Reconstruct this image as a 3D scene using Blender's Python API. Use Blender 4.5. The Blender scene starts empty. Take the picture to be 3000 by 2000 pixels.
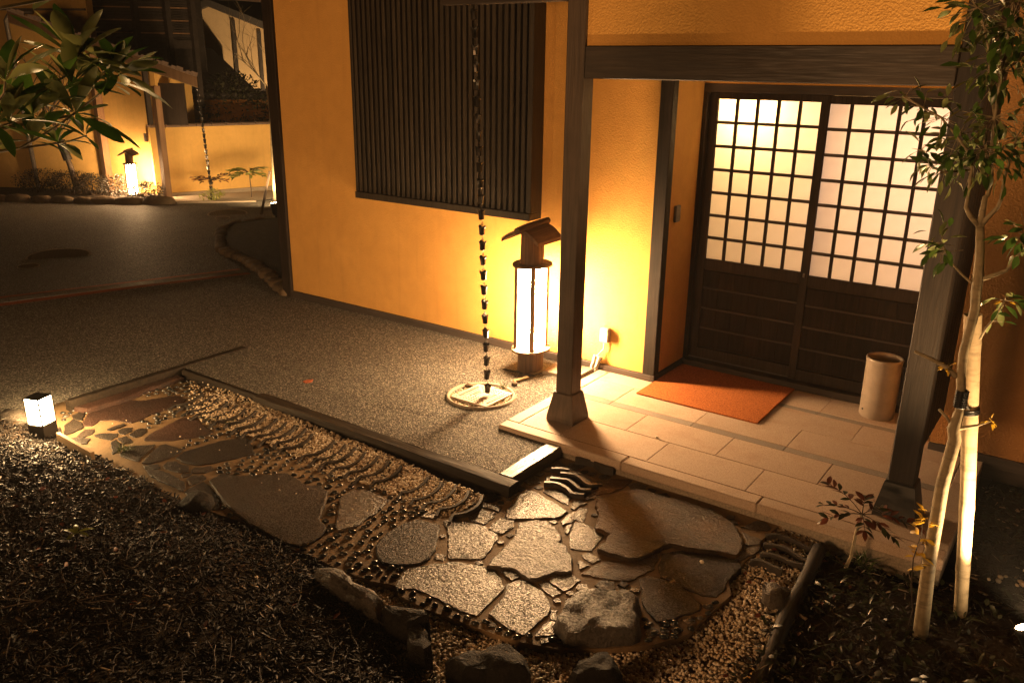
import bpy, math, random
import numpy as np
from mathutils import Vector, Matrix, noise as mnoise

random.seed(7)
R = math.radians
scene = bpy.context.scene
col = scene.collection

# ---------------------------------------------------------------- camera
cam_d = bpy.data.cameras.new('camera')
cam = bpy.data.objects.new('camera', cam_d)
col.objects.link(cam)
cam_d.sensor_width = 36.0
cam_d.lens = 2443.145 / 3000.0 * 36.0
cam_d.clip_start = 0.05
cam_d.clip_end = 600.0
_pi, _ro, _ya = 0.318316, 0.0132656, 0.616653
_f = Vector((-math.sin(_ya) * math.cos(_pi), math.cos(_ya) * math.cos(_pi), -math.sin(_pi)))
_r = Vector((math.cos(_ya), math.sin(_ya), 0))
_u = _r.cross(_f)
_r2 = _r * math.cos(_ro) + _u * math.sin(_ro)
_u2 = -_r * math.sin(_ro) + _u * math.cos(_ro)
_m = Matrix((_r2, _u2, -_f)).transposed().to_4x4()
_m.translation = (0, 0, 2.15)
cam.matrix_world = _m
scene.camera = cam

# ---------------------------------------------------------------- world (night sky)
world = bpy.data.worlds.new('World')
scene.world = world
world.use_nodes = True
wn = world.node_tree.nodes
sky = wn.new('ShaderNodeTexSky')
sky.sky_type = 'NISHITA'
sky.sun_disc = False
sky.sun_elevation = R(-6)
sky.sun_rotation = R(120)
bg = wn['Background']
bg.inputs['Strength'].default_value = 0.05
world.node_tree.links.new(sky.outputs[0], bg.inputs[0])

scene.view_settings.view_transform = 'Standard'
scene.view_settings.look = 'None'
scene.view_settings.exposure = 0.0
scene.view_settings.gamma = 1.0
scene.cycles.use_denoising = True
scene.cycles.max_bounces = 5
scene.cycles.diffuse_bounces = 3
scene.cycles.glossy_bounces = 2
scene.cycles.sample_clamp_indirect = 4.0
scene.cycles.caustics_reflective = False
scene.cycles.caustics_refractive = False

WARM = (1.0, 0.60, 0.28)

# ---------------------------------------------------------------- materials
MATS = {}
class NT:
    """small helper to write node trees"""
    def __init__(self, name):
        self.m = bpy.data.materials.new(name)
        self.m.use_nodes = True
        self.t = self.m.node_tree
        self.t.nodes.clear()
        self.out = self.n('ShaderNodeOutputMaterial')
        self.b = self.n('ShaderNodeBsdfPrincipled')
        self.l(self.b.outputs[0], self.out.inputs[0])
        MATS[name] = self.m
    def n(self, k, **kw):
        x = self.t.nodes.new(k)
        for a, v in kw.items():
            setattr(x, a, v)
        return x
    def l(self, a, b):
        self.t.links.new(a, b)
    def coord(self, scale=(1, 1, 1), rand=0.0):
        tc = self.n('ShaderNodeTexCoord')
        mp = self.n('ShaderNodeMapping')
        mp.inputs['Scale'].default_value = scale
        self.l(tc.outputs['Object'], mp.inputs[0])
        if rand:
            oi = self.n('ShaderNodeObjectInfo')
            ml = self.n('ShaderNodeMath', operation='MULTIPLY')
            ml.inputs[1].default_value = rand
            self.l(oi.outputs['Random'], ml.inputs[0])
            cb = self.n('ShaderNodeCombineXYZ')
            for i in range(3):
                self.l(ml.outputs[0], cb.inputs[i])
            self.l(cb.outputs[0], mp.inputs['Location'])
        return mp.outputs[0]
    def noise(self, v, scale, detail=4, rough=.55, dist=0):
        x = self.n('ShaderNodeTexNoise')
        x.inputs['Scale'].default_value = scale
        x.inputs['Detail'].default_value = detail
        x.inputs['Roughness'].default_value = rough
        x.inputs['Distortion'].default_value = dist
        self.l(v, x.inputs['Vector'])
        return x.outputs['Fac']
    def voro(self, v, scale, feature='F1', rnd=1.0):
        x = self.n('ShaderNodeTexVoronoi', feature=feature)
        x.inputs['Scale'].default_value = scale
        x.inputs['Randomness'].default_value = rnd
        self.l(v, x.inputs['Vector'])
        return x
    def ramp(self, f, stops):
        x = self.n('ShaderNodeValToRGB')
        e = x.color_ramp.elements
        while len(e) > 1:
            e.remove(e[-1])
        e[0].position = stops[0][0]
        e[0].color = (*stops[0][1], 1)
        for p, c in stops[1:]:
            k = e.new(p)
            k.color = (*c, 1)
        self.l(f, x.inputs[0])
        return x.outputs[0]
    def val(self, f, a, b, lo=0, hi=1):
        x = self.n('ShaderNodeMapRange')
        x.inputs[1].default_value = lo
        x.inputs[2].default_value = hi
        x.inputs[3].default_value = a
        x.inputs[4].default_value = b
        self.l(f, x.inputs[0])
        return x.outputs[0]
    def mix(self, f, a, b, mode='MIX'):
        x = self.n('ShaderNodeMix', data_type='RGBA', blend_type=mode)
        if isinstance(f, (int, float)):
            x.inputs[0].default_value = f
        else:
            self.l(f, x.inputs[0])
        for i, c in ((6, a), (7, b)):
            if isinstance(c, tuple):
                x.inputs[i].default_value = (*c, 1)
            else:
                self.l(c, x.inputs[i])
        return x.outputs[2]
    def randv(self):
        return self.n('ShaderNodeObjectInfo').outputs['Random']
    def attr(self, name):
        return self.n('ShaderNodeAttribute', attribute_name=name).outputs['Fac']
    def bump(self, h, strength=.5, dist=.01, prev=None):
        x = self.n('ShaderNodeBump')
        x.inputs['Strength'].default_value = strength
        x.inputs['Distance'].default_value = dist
        self.l(h, x.inputs['Height'])
        if prev is not None:
            self.l(prev, x.inputs['Normal'])
        return x.outputs[0]
    def facet(self, v, scale, k, normal):
        """tilt the normal per crystal cell, so that wet grains glint one by one"""
        vo = self.voro(v, scale)
        a = self.n('ShaderNodeVectorMath', operation='SUBTRACT'); self.l(vo.outputs['Color'], a.inputs[0]); a.inputs[1].default_value = (.5, .5, .5)
        s = self.n('ShaderNodeVectorMath', operation='SCALE'); self.l(a.outputs[0], s.inputs[0]); s.inputs['Scale'].default_value = k
        b = self.n('ShaderNodeVectorMath', operation='ADD'); self.l(normal, b.inputs[0]); self.l(s.outputs[0], b.inputs[1])
        n = self.n('ShaderNodeVectorMath', operation='NORMALIZE'); self.l(b.outputs[0], n.inputs[0])
        return n.outputs[0]
    def fin(self, color=None, rough=None, normal=None, spec=None, **kw):
        b = self.b
        for k, v in (('Base Color', color), ('Roughness', rough), ('Normal', normal), ('Specular IOR Level', spec)):
            if v is None:
                continue
            if isinstance(v, tuple):
                b.inputs[k].default_value = (*v, 1)
            elif isinstance(v, (int, float)):
                b.inputs[k].default_value = v
            else:
                self.l(v, b.inputs[k])
        for k, v in kw.items():
            b.inputs[k.replace('_', ' ')].default_value = v
        return self.m

def mat_plaster(name, c1, c2, grain=170, st=.55):
    t = NT(name)
    v = t.coord()
    big = t.noise(v, 1.6, 3, .6)
    mid = t.noise(v, 9, 4, .6)
    fine = t.noise(v, grain, 3, .7)
    vor = t.voro(v, grain * .55).outputs['Distance']
    c = t.mix(t.val(big, 0, 1, .3, .7), c1, c2)
    c = t.mix(t.val(mid, 0, .25, .4, .75), c, tuple(x * .7 for x in c1))
    c = t.mix(t.val(fine, 0, .35, .52, .75), c, tuple(x * .6 for x in c1))
    stk = t.noise(t.coord((1, 1, .06)), 14, 4, .6)
    c = t.mix(t.val(stk, 0, .22, .52, .75), c, tuple(x * .62 for x in c1))
    c = t.mix(t.val(t.noise(v, 3.3, 5, .7), 0, .2, .55, .7), c, tuple(min(1, x * 1.18) for x in c2))
    n1 = t.bump(vor, st, .0045)
    n2 = t.bump(fine, st, .0035, n1)
    n3 = t.bump(mid, .15, .004, n2)
    return t.fin(c, .9, n3, .2)

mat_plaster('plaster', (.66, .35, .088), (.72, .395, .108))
mat_plaster('dark_shaded_plaster', (.34, .155, .045), (.39, .18, .055))  # darkened copy; on the right wall its low light is put into the colour
mat_plaster('plaster_far', (.62, .39, .12), (.68, .43, .14), 60, .3)
mat_plaster('plaster_pale', (.42, .31, .18), (.46, .34, .20), 60, .2)

def mat_wood(name, dark, light, axis, freq=60, rough=.6, st=.3, stretch=.05, spec=.35):
    t = NT(name)
    sc = [1, 1, 1]
    sc['xyz'.index(axis)] = stretch
    v = t.coord(tuple(sc), rand=37.0)
    g = t.noise(v, freq, 5, .65, .6)
    g2 = t.noise(v, freq * 3.1, 3, .6)
    big = t.noise(t.coord((1, 1, 1), rand=11.0), 2.2, 3, .6)
    c = t.ramp(g, [(.28, dark), (.5, tuple((a + b) / 2 for a, b in zip(dark, light))), (.72, light)])
    c = t.mix(t.val(big, 0, .6, .35, .7), c, tuple(x * .6 for x in dark))
    rv = t.val(t.randv(), .75, 1.2)
    cm = t.n('ShaderNodeVectorMath', operation='SCALE')
    t.l(c, cm.inputs[0]); t.l(rv, cm.inputs['Scale'])
    n = t.bump(g, st, .006)
    n = t.bump(g2, st * .6, .003, n)
    return t.fin(cm.outputs[0], t.val(g2, rough - .12, rough + .15, .3, .7), n, spec)

mat_wood('wood_z', (.011, .0075, .0055), (.042, .028, .019), 'z', rough=.65, spec=.2)
mat_wood('dark_shaded_wood', (.007, .005, .004), (.024, .016, .011), 'z', rough=.6, spec=.25)  # darker copy of the post wood, shade of the right post in the colour
mat_wood('post_wood_lit', (.050, .032, .020), (.125, .082, .052), 'z', freq=50, rough=.5)  # lighter copy, lantern glow on the left post put into the colour
mat_wood('wood_x', (.018, .012, .009), (.062, .042, .028), 'x', freq=36, rough=.55)
mat_wood('wood_y', (.018, .012, .009), (.055, .038, .027), 'y', rough=.55)
mat_wood('slat_wood', (.024, .017, .011), (.066, .050, .033), 'z', freq=80, rough=.5)
mat_wood('door_board', (.006, .004, .003), (.026, .016, .010), 'z', freq=45, rough=.68, spec=.15)
mat_wood('kick_wood', (.035, .026, .022), (.075, .056, .046), 'x', rough=.6)
mat_wood('lantern_wood', (.055, .030, .016), (.19, .105, .05), 'z', freq=30, rough=.75, st=.6)
mat_wood('roof_bark', (.05, .03, .018), (.17, .10, .055), 'y', freq=26, rough=.8, st=.7)
mat_wood('timber_x', (.010, .0075, .0055), (.042, .030, .019), 'x', freq=30, rough=.68, st=.8, stretch=.06, spec=.2)
mat_wood('timber_y', (.022, .015, .010), (.085, .058, .036), 'y', freq=30, rough=.40, st=1.0, stretch=.1, spec=.5)
mat_wood('far_wood', (.20, .11, .055), (.32, .19, .10), 'z', freq=20, rough=.7)
mat_wood('far_dark', (.022, .017, .014), (.055, .042, .034), 'x', freq=20, rough=.7)
mat_wood('board_light', (.30, .20, .10), (.45, .32, .17), 'x', freq=40, rough=.75)
mat_wood('log_grey', (.008, .006, .0045), (.028, .021, .014), 'y', freq=22, rough=.7, st=.9)

def mat_granite(name, a, b, sp):
    t = NT(name)
    v = t.coord((1, 1, 1), rand=53.0)
    vo = t.voro(v, 330)
    sep = t.n('ShaderNodeSeparateColor'); t.l(vo.outputs['Color'], sep.inputs[0])
    big = t.noise(v, 5, 4, .6)
    c = t.mix(sep.outputs[0], a, b)
    f2 = t.noise(v, 240, 2, .5)
    c = t.mix(t.val(f2, 0, .7, .58, .7), c, sp)
    c = t.mix(t.val(big, 0, .35, .5, .75), c, tuple(x * y for x, y in zip(a, (.8, .62, .45))))
    rv = t.val(t.randv(), .86, 1.08)
    cm = t.n('ShaderNodeVectorMath', operation='SCALE')
    t.l(c, cm.inputs[0]); t.l(rv, cm.inputs['Scale'])
    n = t.bump(f2, .25, .002)
    return t.fin(cm.outputs[0], .72, n, .3)
mat_granite('granite', (.44, .32, .24), (.58, .45, .34), (.18, .12, .09))
mat_granite('granite_strip', (.25, .21, .18), (.33, .29, .25), (.12, .10, .08))

def mat_asphalt(name='asphalt', base=.135):
    t = NT(name)
    v = t.coord()
    vo = t.voro(v, 135)
    sep = t.n('ShaderNodeSeparateColor'); t.l(vo.outputs['Color'], sep.inputs[0])
    vo2 = t.voro(v, 310)
    sep2 = t.n('ShaderNodeSeparateColor'); t.l(vo2.outputs['Color'], sep2.inputs[0])
    big = t.noise(v, .9, 4, .6)
    mid = t.noise(v, 30, 4, .7)
    b = base
    c = t.ramp(sep.outputs[0], [(0, (b * .30, b * .28, b * .25)), (.45, (b * .8, b * .76, b * .68)), (.8, (b * 1.7, b * 1.6, b * 1.4)), (.97, (b * 3.6, b * 3.4, b * 2.9))])
    c = t.mix(t.val(sep2.outputs[1], 0, .5, .3, 1.), c, (b * .35, b * .33, b * .3))
    c = t.mix(t.val(mid, 0, .45, .5, .8), c, (b * .5, b * .48, b * .42))
    c = t.mix(t.val(big, 0, .35, .4, .7), c, (b * .55, b * .5, b * .42))
    n = t.bump(vo.outputs['Distance'], .9, .012)
    n = t.bump(mid, .5, .008, n)
    n = t.facet(v, 150, .5, n)
    return t.fin(c, t.val(sep.outputs[2], .55, 1.0), n, .14)
mat_asphalt()

def mat_stone(name, dark, light, tint, rough=.42, relief=1.0, streak=(1, 1, 1), fine=90, spec=.5, glint=.55):
    t = NT(name)
    v = t.coord(streak, rand=91.0)
    v0 = t.coord((1, 1, 1), rand=91.0)
    a = t.noise(v, 7, 6, .68, .7)
    f = t.noise(v0, fine, 4, .7)
    g = t.noise(v, 42, 6, .75, .4)
    c = t.ramp(a, [(.3, dark), (.55, tuple((x + y) / 2 for x, y in zip(dark, light))), (.75, light)])
    c = t.mix(t.val(t.noise(v0, 2.6, 3, .6), 0, .75, .45, .68), c, tint)
    c = t.mix(t.val(f, 0, .5, .5, .72), c, tuple(x * .5 for x in dark))
    rv = t.val(t.randv(), .7, 1.25)
    cm = t.n('ShaderNodeVectorMath', operation='SCALE')
    t.l(c, cm.inputs[0]); t.l(rv, cm.inputs['Scale'])
    n = t.bump(a, .5 * relief, .010)
    n = t.bump(g, .7 * relief, .008, n)
    n = t.bump(f, .85, .006, n)
    n = t.facet(v0, 190, glint, n)
    return t.fin(cm.outputs[0], t.val(f, rough - .12, rough + .15, .3, .7), n, spec)
mat_stone('slate', (.030, .023, .017), (.085, .066, .048), (.07, .048, .028), .36, .7)
mat_stone('slate_red', (.040, .018, .012), (.075, .034, .020), (.026, .021, .017), .55, .5)
mat_stone('slate_dark', (.018, .0135, .0095), (.040, .029, .020), (.034, .021, .013), .6, .5, (1, 1, 1), 120, .35)
mat_stone('stone_rough', (.06, .047, .037), (.15, .12, .095), (.10, .078, .058), .44, 3.2, (.6, 1, 1), 70)
mat_stone('stone_ochre', (.038, .024, .013), (.090, .054, .025), (.22, .10, .022), .5, 2.6, (.35, 1, 1), 80, .3, .25)
mat_stone('rock_shaded', (.007, .0055, .0045), (.026, .021, .016), (.014, .011, .008), .7, 2.4, (1, 1, 1), 60, .2, .15)  # near-black boulder copy: the unlit fronts of these rocks are in the colour
mat_stone('boulder', (.05, .042, .034), (.15, .125, .10), (.09, .073, .055), .5, 2.2, (1, 1, 1), 60)
mat_stone('edge_stone', (.09, .065, .04), (.22, .15, .085), (.14, .10, .06), .75, 1.2, (1, 1, 1), 40, .3)

t = NT('mortar')
v = t.coord()
f = t.noise(v, 160, 4, .7); g = t.noise(v, 6, 4, .6)
c = t.mix(t.val(g, 0, 1, .35, .7), (.25, .168, .088), (.18, .115, .058))
c = t.mix(t.val(f, 0, .6, .5, .75), c, (.08, .05, .025))
t.fin(c, .75, t.bump(f, .5, .004, t.bump(g, .4, .02)), .3)

t = NT('pebble')
r = t.randv()
c = t.ramp(r, [(0, (.010, .011, .011)), (.5, (.026, .028, .026)), (.85, (.05, .05, .045)), (1, (.085, .08, .07))])
t.fin(c, .16, None, .6)

t = NT('gravel')
a = t.attr('tone')
c = t.ramp(a, [(0, (.20, .13, .07)), (.25, (.52, .39, .25)), (.7, (.72, .59, .42)), (1, (.82, .73, .60))])
t.fin(c, .6, None, .35)

t = NT('edging_tile')
v = t.coord((1, 1, 1), 9.0)
f = t.noise(v, 70, 4, .6)
t.fin(t.mix(f, (.018, .016, .015), (.075, .062, .05)), .5, t.bump(f, .3, .003), .45)

t = NT('mulch')
a = t.attr('tone')
cl_ = t.noise(t.coord(), 3.2, 4, .65)
mm2 = t.n('ShaderNodeMath', operation='MULTIPLY'); t.l(a, mm2.inputs[0]); t.l(t.val(cl_, .72, 1.18, .35, .65), mm2.inputs[1])
a = mm2.outputs[0]
c = t.ramp(a, [(0, (.003, .002, .0014)), (.5, (.008, .0050, .003)), (.8, (.019, .0115, .006)), (.93, (.044, .027, .014)), (.98, (.14, .095, .052)), (1, (.36, .28, .19))])
t.fin(c, .6, None, .22)

t = NT('soil')
v = t.coord()
f = t.noise(v, 60, 6, .75); g = t.noise(v, 8, 4, .6)
c = t.mix(f, (.010, .007, .005), (.05, .032, .02))
t.fin(c, .9, t.bump(f, 1.0, .02, t.bump(g, .8, .05)), .25)

def mat_simple(name, colr, rough=.5, spec=.4, metal=0, bumpscale=0, st=.2, var=.25):
    t = NT(name)
    v = t.coord((1, 1, 1), 23.0)
    f = t.noise(v, bumpscale or 40, 4, .6)
    c = t.mix(t.val(f, 0, 1, .35, .65), tuple(x * (1 - var) for x in colr), tuple(min(1, x * (1 + var)) for x in colr))
    return t.fin(c, rough, t.bump(f, st, .003), spec, Metallic=metal)
mat_simple('mat_fibre', (.40, .130, .040), .97, .05, 0, 150, 1.0, .45)
mat_simple('ceramic', (.27, .215, .165), .3, .5, 0, 14, .05, .12)
mat_simple('chain_metal', (.03, .026, .022), .28, .6, .75, 60, .15)
mat_simple('black_metal', (.012, .012, .012), .45, .5, .2)
mat_simple('grey_plastic', (.42, .38, .32), .5, .4)
mat_simple('cream_plastic', (.62, .55, .44), .45, .4)
mat_simple('switch_grey', (.10, .085, .07), .4, .4)
mat_simple('drain_plate', (.46, .40, .33), .6, .4, 0, 120, .2)
mat_simple('concrete', (.30, .25, .19), .85, .25, 0, 80, .5)
mat_simple('red_concrete', (.34, .095, .04), .7, .3, 0, 60, .5)
mat_simple('grate_metal', (.10, .09, .08), .42, .5, .6, 60)
mat_simple('iron', (.055, .045, .035), .55, .45, .5, 60, .4)
mat_simple('far_tile', (.24, .17, .13), .45, .5, 0, 30, .2)
mat_simple('far_tile_dark', (.035, .03, .027), .5, .4, 0, 30, .2)
mat_simple('cable', (.045, .04, .035), .5, .4)
mat_simple('downpipe', (.13, .115, .10), .4, .5)
mat_simple('soil_dark', (.012, .009, .007), .95, .1, 0, 60, .8)
mat_simple('room_paint', (.70, .62, .50), .9, .2)

def mat_leaf(name, colr, back, var=.35, rough=.38, trans=.25):
    t = NT(name)
    v = t.coord((1, 1, 1), 13.0)
    f = t.noise(v, 26, 3, .6)
    g = t.n('ShaderNodeNewGeometry')
    c = t.mix(t.randv(), tuple(x * (1 - var) for x in colr), tuple(x * (1 + var) for x in colr))
    c = t.mix(t.val(f, 0, .3, .4, .7), c, tuple(x * .6 for x in colr))
    c = t.mix(g.outputs['Backfacing'], c, back)
    t.fin(c, rough, None, .5)
    tr = t.n('ShaderNodeBsdfTranslucent')
    t.l(c, tr.inputs[0])
    ms = t.n('ShaderNodeMixShader'); ms.inputs[0].default_value = trans
    t.l(t.b.outputs[0], ms.inputs[1]); t.l(tr.outputs[0], ms.inputs[2])
    t.l(ms.outputs[0], t.out.inputs[0])
    return t.m
mat_leaf('leaf_big', (.058, .140, .020), (.27, .31, .11), .4, .34)
mat_leaf('leaf_tree', (.058, .115, .020), (.17, .20, .07), .5, .32)
mat_leaf('leaf_yellow', (.55, .33, .03), (.6, .4, .06), .3, .5, .35)
mat_leaf('leaf_red', (.13, .035, .018), (.16, .07, .04), .6, .45)
mat_leaf('leaf_dark', (.022, .028, .009), (.05, .05, .025), .6, .4)
mat_leaf('leaf_hedge', (.017, .013, .007), (.03, .024, .014), .5, .4)
mat_leaf('leaf_light', (.20, .22, .04), (.25, .25, .08), .4, .45)
mat_leaf('grass', (.060, .095, .022), (.07, .09, .03), .5, .5)

def mat_bark(name, a, b, sc=30):
    t = NT(name)
    v = t.coord((1, 1, .5))
    f = t.noise(v, sc, 5, .65); g = t.noise(t.coord((1, 1, 3)), 14, 3, .6)
    c = t.mix(t.val(f, 0, 1, .3, .7), a, b)
    c = t.mix(t.val(g, 0, .6, .5, .7), c, tuple(x * .45 for x in a))
    return t.fin(c, .7, t.bump(f, .5, .006), .3)
mat_bark('bark_pale', (.20, .16, .095), (.36, .29, .18))
mat_bark('bark_dark', (.035, .025, .018), (.09, .065, .045))
mat_bark('bamboo', (.42, .32, .19), (.58, .46, .29), 8)

def mat_emit(name, colr, strength):
    t = NT(name)
    e = t.n('ShaderNodeEmission')
    e.inputs[0].default_value = (*colr, 1)
    e.inputs[1].default_value = strength
    t.l(e.outputs[0], t.out.inputs[0])
    return t.m
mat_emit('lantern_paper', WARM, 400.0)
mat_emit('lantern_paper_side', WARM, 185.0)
mat_emit('far_lantern_paper', WARM, 420.0)
mat_emit('bollard_glass', (1.0, .62, .27), 330.0)
mat_emit('spot_lens', (1.0, .68, .36), 120.0)

t = NT('door_pane')
v = t.coord()
f = t.noise(v, 3, 3, .6)
d = t.n('ShaderNodeBsdfTranslucent')
c = t.mix(t.val(f, 0, 1, .35, .65), (.80, .74, .66), (.68, .60, .51))
c = t.mix(t.val(t.noise(v, 38, 5, .7), 0, .35, .6, .75), c, (.45, .36, .27))
c = t.mix(t.val(t.noise(t.coord((1, 1, 9)), 60, 3, .7), 0, .12, .3, .8), c, (.5, .42, .34))
t.l(c, d.inputs[0])
ms = t.n('ShaderNodeMixShader'); ms.inputs[0].default_value = .88
t.fin((.55, .5, .44), .35, None, .4)
t.l(t.b.outputs[0], ms.inputs[1]); t.l(d.outputs[0], ms.inputs[2]); t.l(ms.outputs[0], t.out.inputs[0])

# ---------------------------------------------------------------- mesh helpers
class MB:
    def __init__(self):
        self.v = []; self.f = []; self.tone = []
    def add(self, vs, fs):
        o = len(self.v)
        self.v.extend([tuple(p) for p in vs])
        self.f.extend([tuple(i + o for i in q) for q in fs])
        return self
    def box(self, x0, x1, y0, y1, z0, z1, ch=0.0):
        if ch <= 0:
            vs = [(x, y, z) for z in (z0, z1) for y in (y0, y1) for x in (x0, x1)]
            fs = [(0, 2, 3, 1), (4, 5, 7, 6), (0, 1, 5, 4), (1, 3, 7, 5), (3, 2, 6, 7), (2, 0, 4, 6)]
            return self.add(vs, fs)
        c = ch
        vs = []
        for sx in (0, 1):
            for sy in (0, 1):
                for sz in (0, 1):
                    X = (x0, x1)[sx]; Y = (y0, y1)[sy]; Z = (z0, z1)[sz]
                    dx = c if sx == 0 else -c; dy = c if sy == 0 else -c; dz = c if sz == 0 else -c
                    vs += [(X, Y + dy, Z + dz), (X + dx, Y, Z + dz), (X + dx, Y + dy, Z)]
        def i(sx, sy, sz, k): return (sx * 4 + sy * 2 + sz) * 3 + k
        fs = []
        fs += [(i(0,0,0,0), i(0,0,1,0), i(0,1,1,0), i(0,1,0,0)), (i(1,0,0,0), i(1,1,0,0), i(1,1,1,0), i(1,0,1,0))]
        fs += [(i(0,0,0,1), i(1,0,0,1), i(1,0,1,1), i(0,0,1,1)), (i(0,1,0,1), i(0,1,1,1), i(1,1,1,1), i(1,1,0,1))]
        fs += [(i(0,0,0,2), i(0,1,0,2), i(1,1,0,2), i(1,0,0,2)), (i(0,0,1,2), i(1,0,1,2), i(1,1,1,2), i(0,1,1,2))]
        for a in (0, 1):
            for b in (0, 1):
                s = 1 if a == b else -1
                q = [i(a,b,0,0), i(a,b,0,1), i(a,b,1,1), i(a,b,1,0)]; fs.append(tuple(q if s > 0 else q[::-1]))
                q = [i(a,0,b,0), i(a,0,b,2), i(a,1,b,2), i(a,1,b,0)]; fs.append(tuple(q[::-1] if s > 0 else q))
                q = [i(0,a,b,1), i(0,a,b,2), i(1,a,b,2), i(1,a,b,1)]; fs.append(tuple(q if s > 0 else q[::-1]))
        for a in (0, 1):
            for b in (0, 1):
                for d in (0, 1):
                    q = [i(a,b,d,0), i(a,b,d,1), i(a,b,d,2)]
                    fs.append(tuple(q if (a + b + d) % 2 == 0 else q[::-1]))
        return self.add(vs, fs)
    def bar(self, p, q, w, h, up=(0, 0, 1)):
        """rectangular bar from p to q, w sideways, h along up"""
        p = Vector(p); q = Vector(q); d = (q - p).normalized()
        u = Vector(up); s = d.cross(u)
        if s.length < 1e-5:
            s = d.cross(Vector((1, 0, 0)))
        s.normalize(); u = s.cross(d).normalized()
        vs = []
        for e in (p, q):
            for a, b in ((-1, -1), (1, -1), (1, 1), (-1, 1)):
                vs.append(e + s * (a * w / 2) + u * (b * h / 2))
        return self.add(vs, [(0, 1, 2, 3), (7, 6, 5, 4), (0, 4, 5, 1), (1, 5, 6, 2), (2, 6, 7, 3), (3, 7, 4, 0)])
    def tube(self, pts, rad, n=8, cap=True, wob=0.0):
        pts = [Vector(p) for p in pts]
        if not isinstance(rad, (list, tuple)):
            rad = [rad] * len(pts)
        prev = None; rings = []
        o = len(self.v)
        for i, p in enumerate(pts):
            d = (pts[min(i + 1, len(pts) - 1)] - pts[max(i - 1, 0)])
            d = d.normalized() if d.length > 1e-9 else Vector((0, 0, 1))
            if prev is None:
                s = d.cross(Vector((0, 0, 1)))
                if s.length < .1: s = d.cross(Vector((1, 0, 0)))
            else:
                s = prev - d * prev.dot(d)
            s.normalize(); prev = s
            u = d.cross(s)
            for k in range(n):
                a = 2 * math.pi * k / n
                r = rad[i] * (1 + (random.uniform(-wob, wob) if wob else 0))
                self.v.append(tuple(p + (s * math.cos(a) + u * math.sin(a)) * r))
        for i in range(len(pts) - 1):
            for k in range(n):
                a = o + i * n + k; b = o + i * n + (k + 1) % n
                self.f.append((a, b, b + n, a + n))
        if cap:
            self.f.append(tuple(o + k for k in range(n))[::-1])
            self.f.append(tuple(o + (len(pts) - 1) * n + k for k in range(n)))
        return self
    def lathe(self, prof, cx=0, cy=0, n=24, closed=False):
        o = len(self.v)
        for r, z in prof:
            for k in range(n):
                a = 2 * math.pi * k / n
                self.v.append((cx + r * math.cos(a), cy + r * math.sin(a), z))
        for i in range(len(prof) - 1):
            for k in range(n):
                a = o + i * n + k; b = o + i * n + (k + 1) % n
                self.f.append((a, b, b + n, a + n))
        return self
    def prism(self, poly, z0, z1):
        n = len(poly); o = len(self.v)
        ar = sum(poly[i][0] * poly[(i + 1) % n][1] - poly[(i + 1) % n][0] * poly[i][1] for i in range(n))
        if ar < 0: poly = poly[::-1]
        for z in (z0, z1):
            self.v.extend([(p[0], p[1], z) for p in poly])
        self.f.append(tuple(o + i for i in range(n))[::-1])
        self.f.append(tuple(o + n + i for i in range(n)))
        for i in range(n):
            j = (i + 1) % n
            self.f.append((o + i, o + j, o + n + j, o + n + i))
        return self
    def mesh(self, name, mat, smooth=False):
        me = bpy.data.meshes.new(name)
        me.from_pydata(self.v, [], self.f)
        if mat: me.materials.append(MATS[mat])
        if smooth:
            me.polygons.foreach_set('use_smooth', [True] * len(me.polygons))
        me.update()
        return me
    def build(self, name, mat, parent=None, smooth=False, auto=None):
        me = self.mesh(name, mat, smooth)
        if auto is not None:
            me.polygons.foreach_set('use_smooth', [True] * len(me.polygons))
            try: me.set_sharp_from_angle(angle=R(auto))
            except Exception: pass
        return link(name, me, parent)

def link(name, me, parent=None, loc=None):
    o = bpy.data.objects.new(name, me)
    col.objects.link(o)
    if parent is not None:
        o.parent = parent
        if parent.location.length > 0 or any(parent.rotation_euler):
            o.matrix_parent_inverse = Matrix.LocRotScale(parent.location, parent.rotation_euler, parent.scale).inverted()
    if loc: o.location = loc
    return o

def tag(o, label, cat, group=None, kind=None):
    o['label'] = label
    o['category'] = cat
    if group: o['group'] = group
    if kind: o['kind'] = kind
    return o
def struct(o, label=None):
    o['kind'] = 'structure'
    if label: o['label'] = label
    return o
def stuff(o):
    o['kind'] = 'stuff'
    return o
def thing(name, loc, label, cat, group=None):
    o = bpy.data.objects.new(name, None)
    o.empty_display_size = .1
    col.objects.link(o)
    o.location = loc
    return tag(o, label, cat, group)

def npmesh(name, V, F, mat, tone=None, smooth=False):
    """numpy verts (n,3), faces (m,k) all the same k -> mesh, optional per-face tone attribute"""
    me = bpy.data.meshes.new(name)
    n, m, k = len(V), len(F), F.shape[1]
    me.vertices.add(n); me.vertices.foreach_set('co', V.astype(np.float32).ravel())
    me.loops.add(m * k); me.loops.foreach_set('vertex_index', F.astype(np.int32).ravel())
    me.polygons.add(m)
    me.polygons.foreach_set('loop_start', (np.arange(m) * k).astype(np.int32))
    if smooth: me.polygons.foreach_set('use_smooth', np.ones(m, dtype=bool))
    me.materials.append(MATS[mat])
    if tone is not None:
        a = me.attributes.new('tone', 'FLOAT', 'FACE')
        a.data.foreach_set('value', tone.astype(np.float32))
    me.update(calc_edges=True)
    me.validate()
    return me

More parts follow.
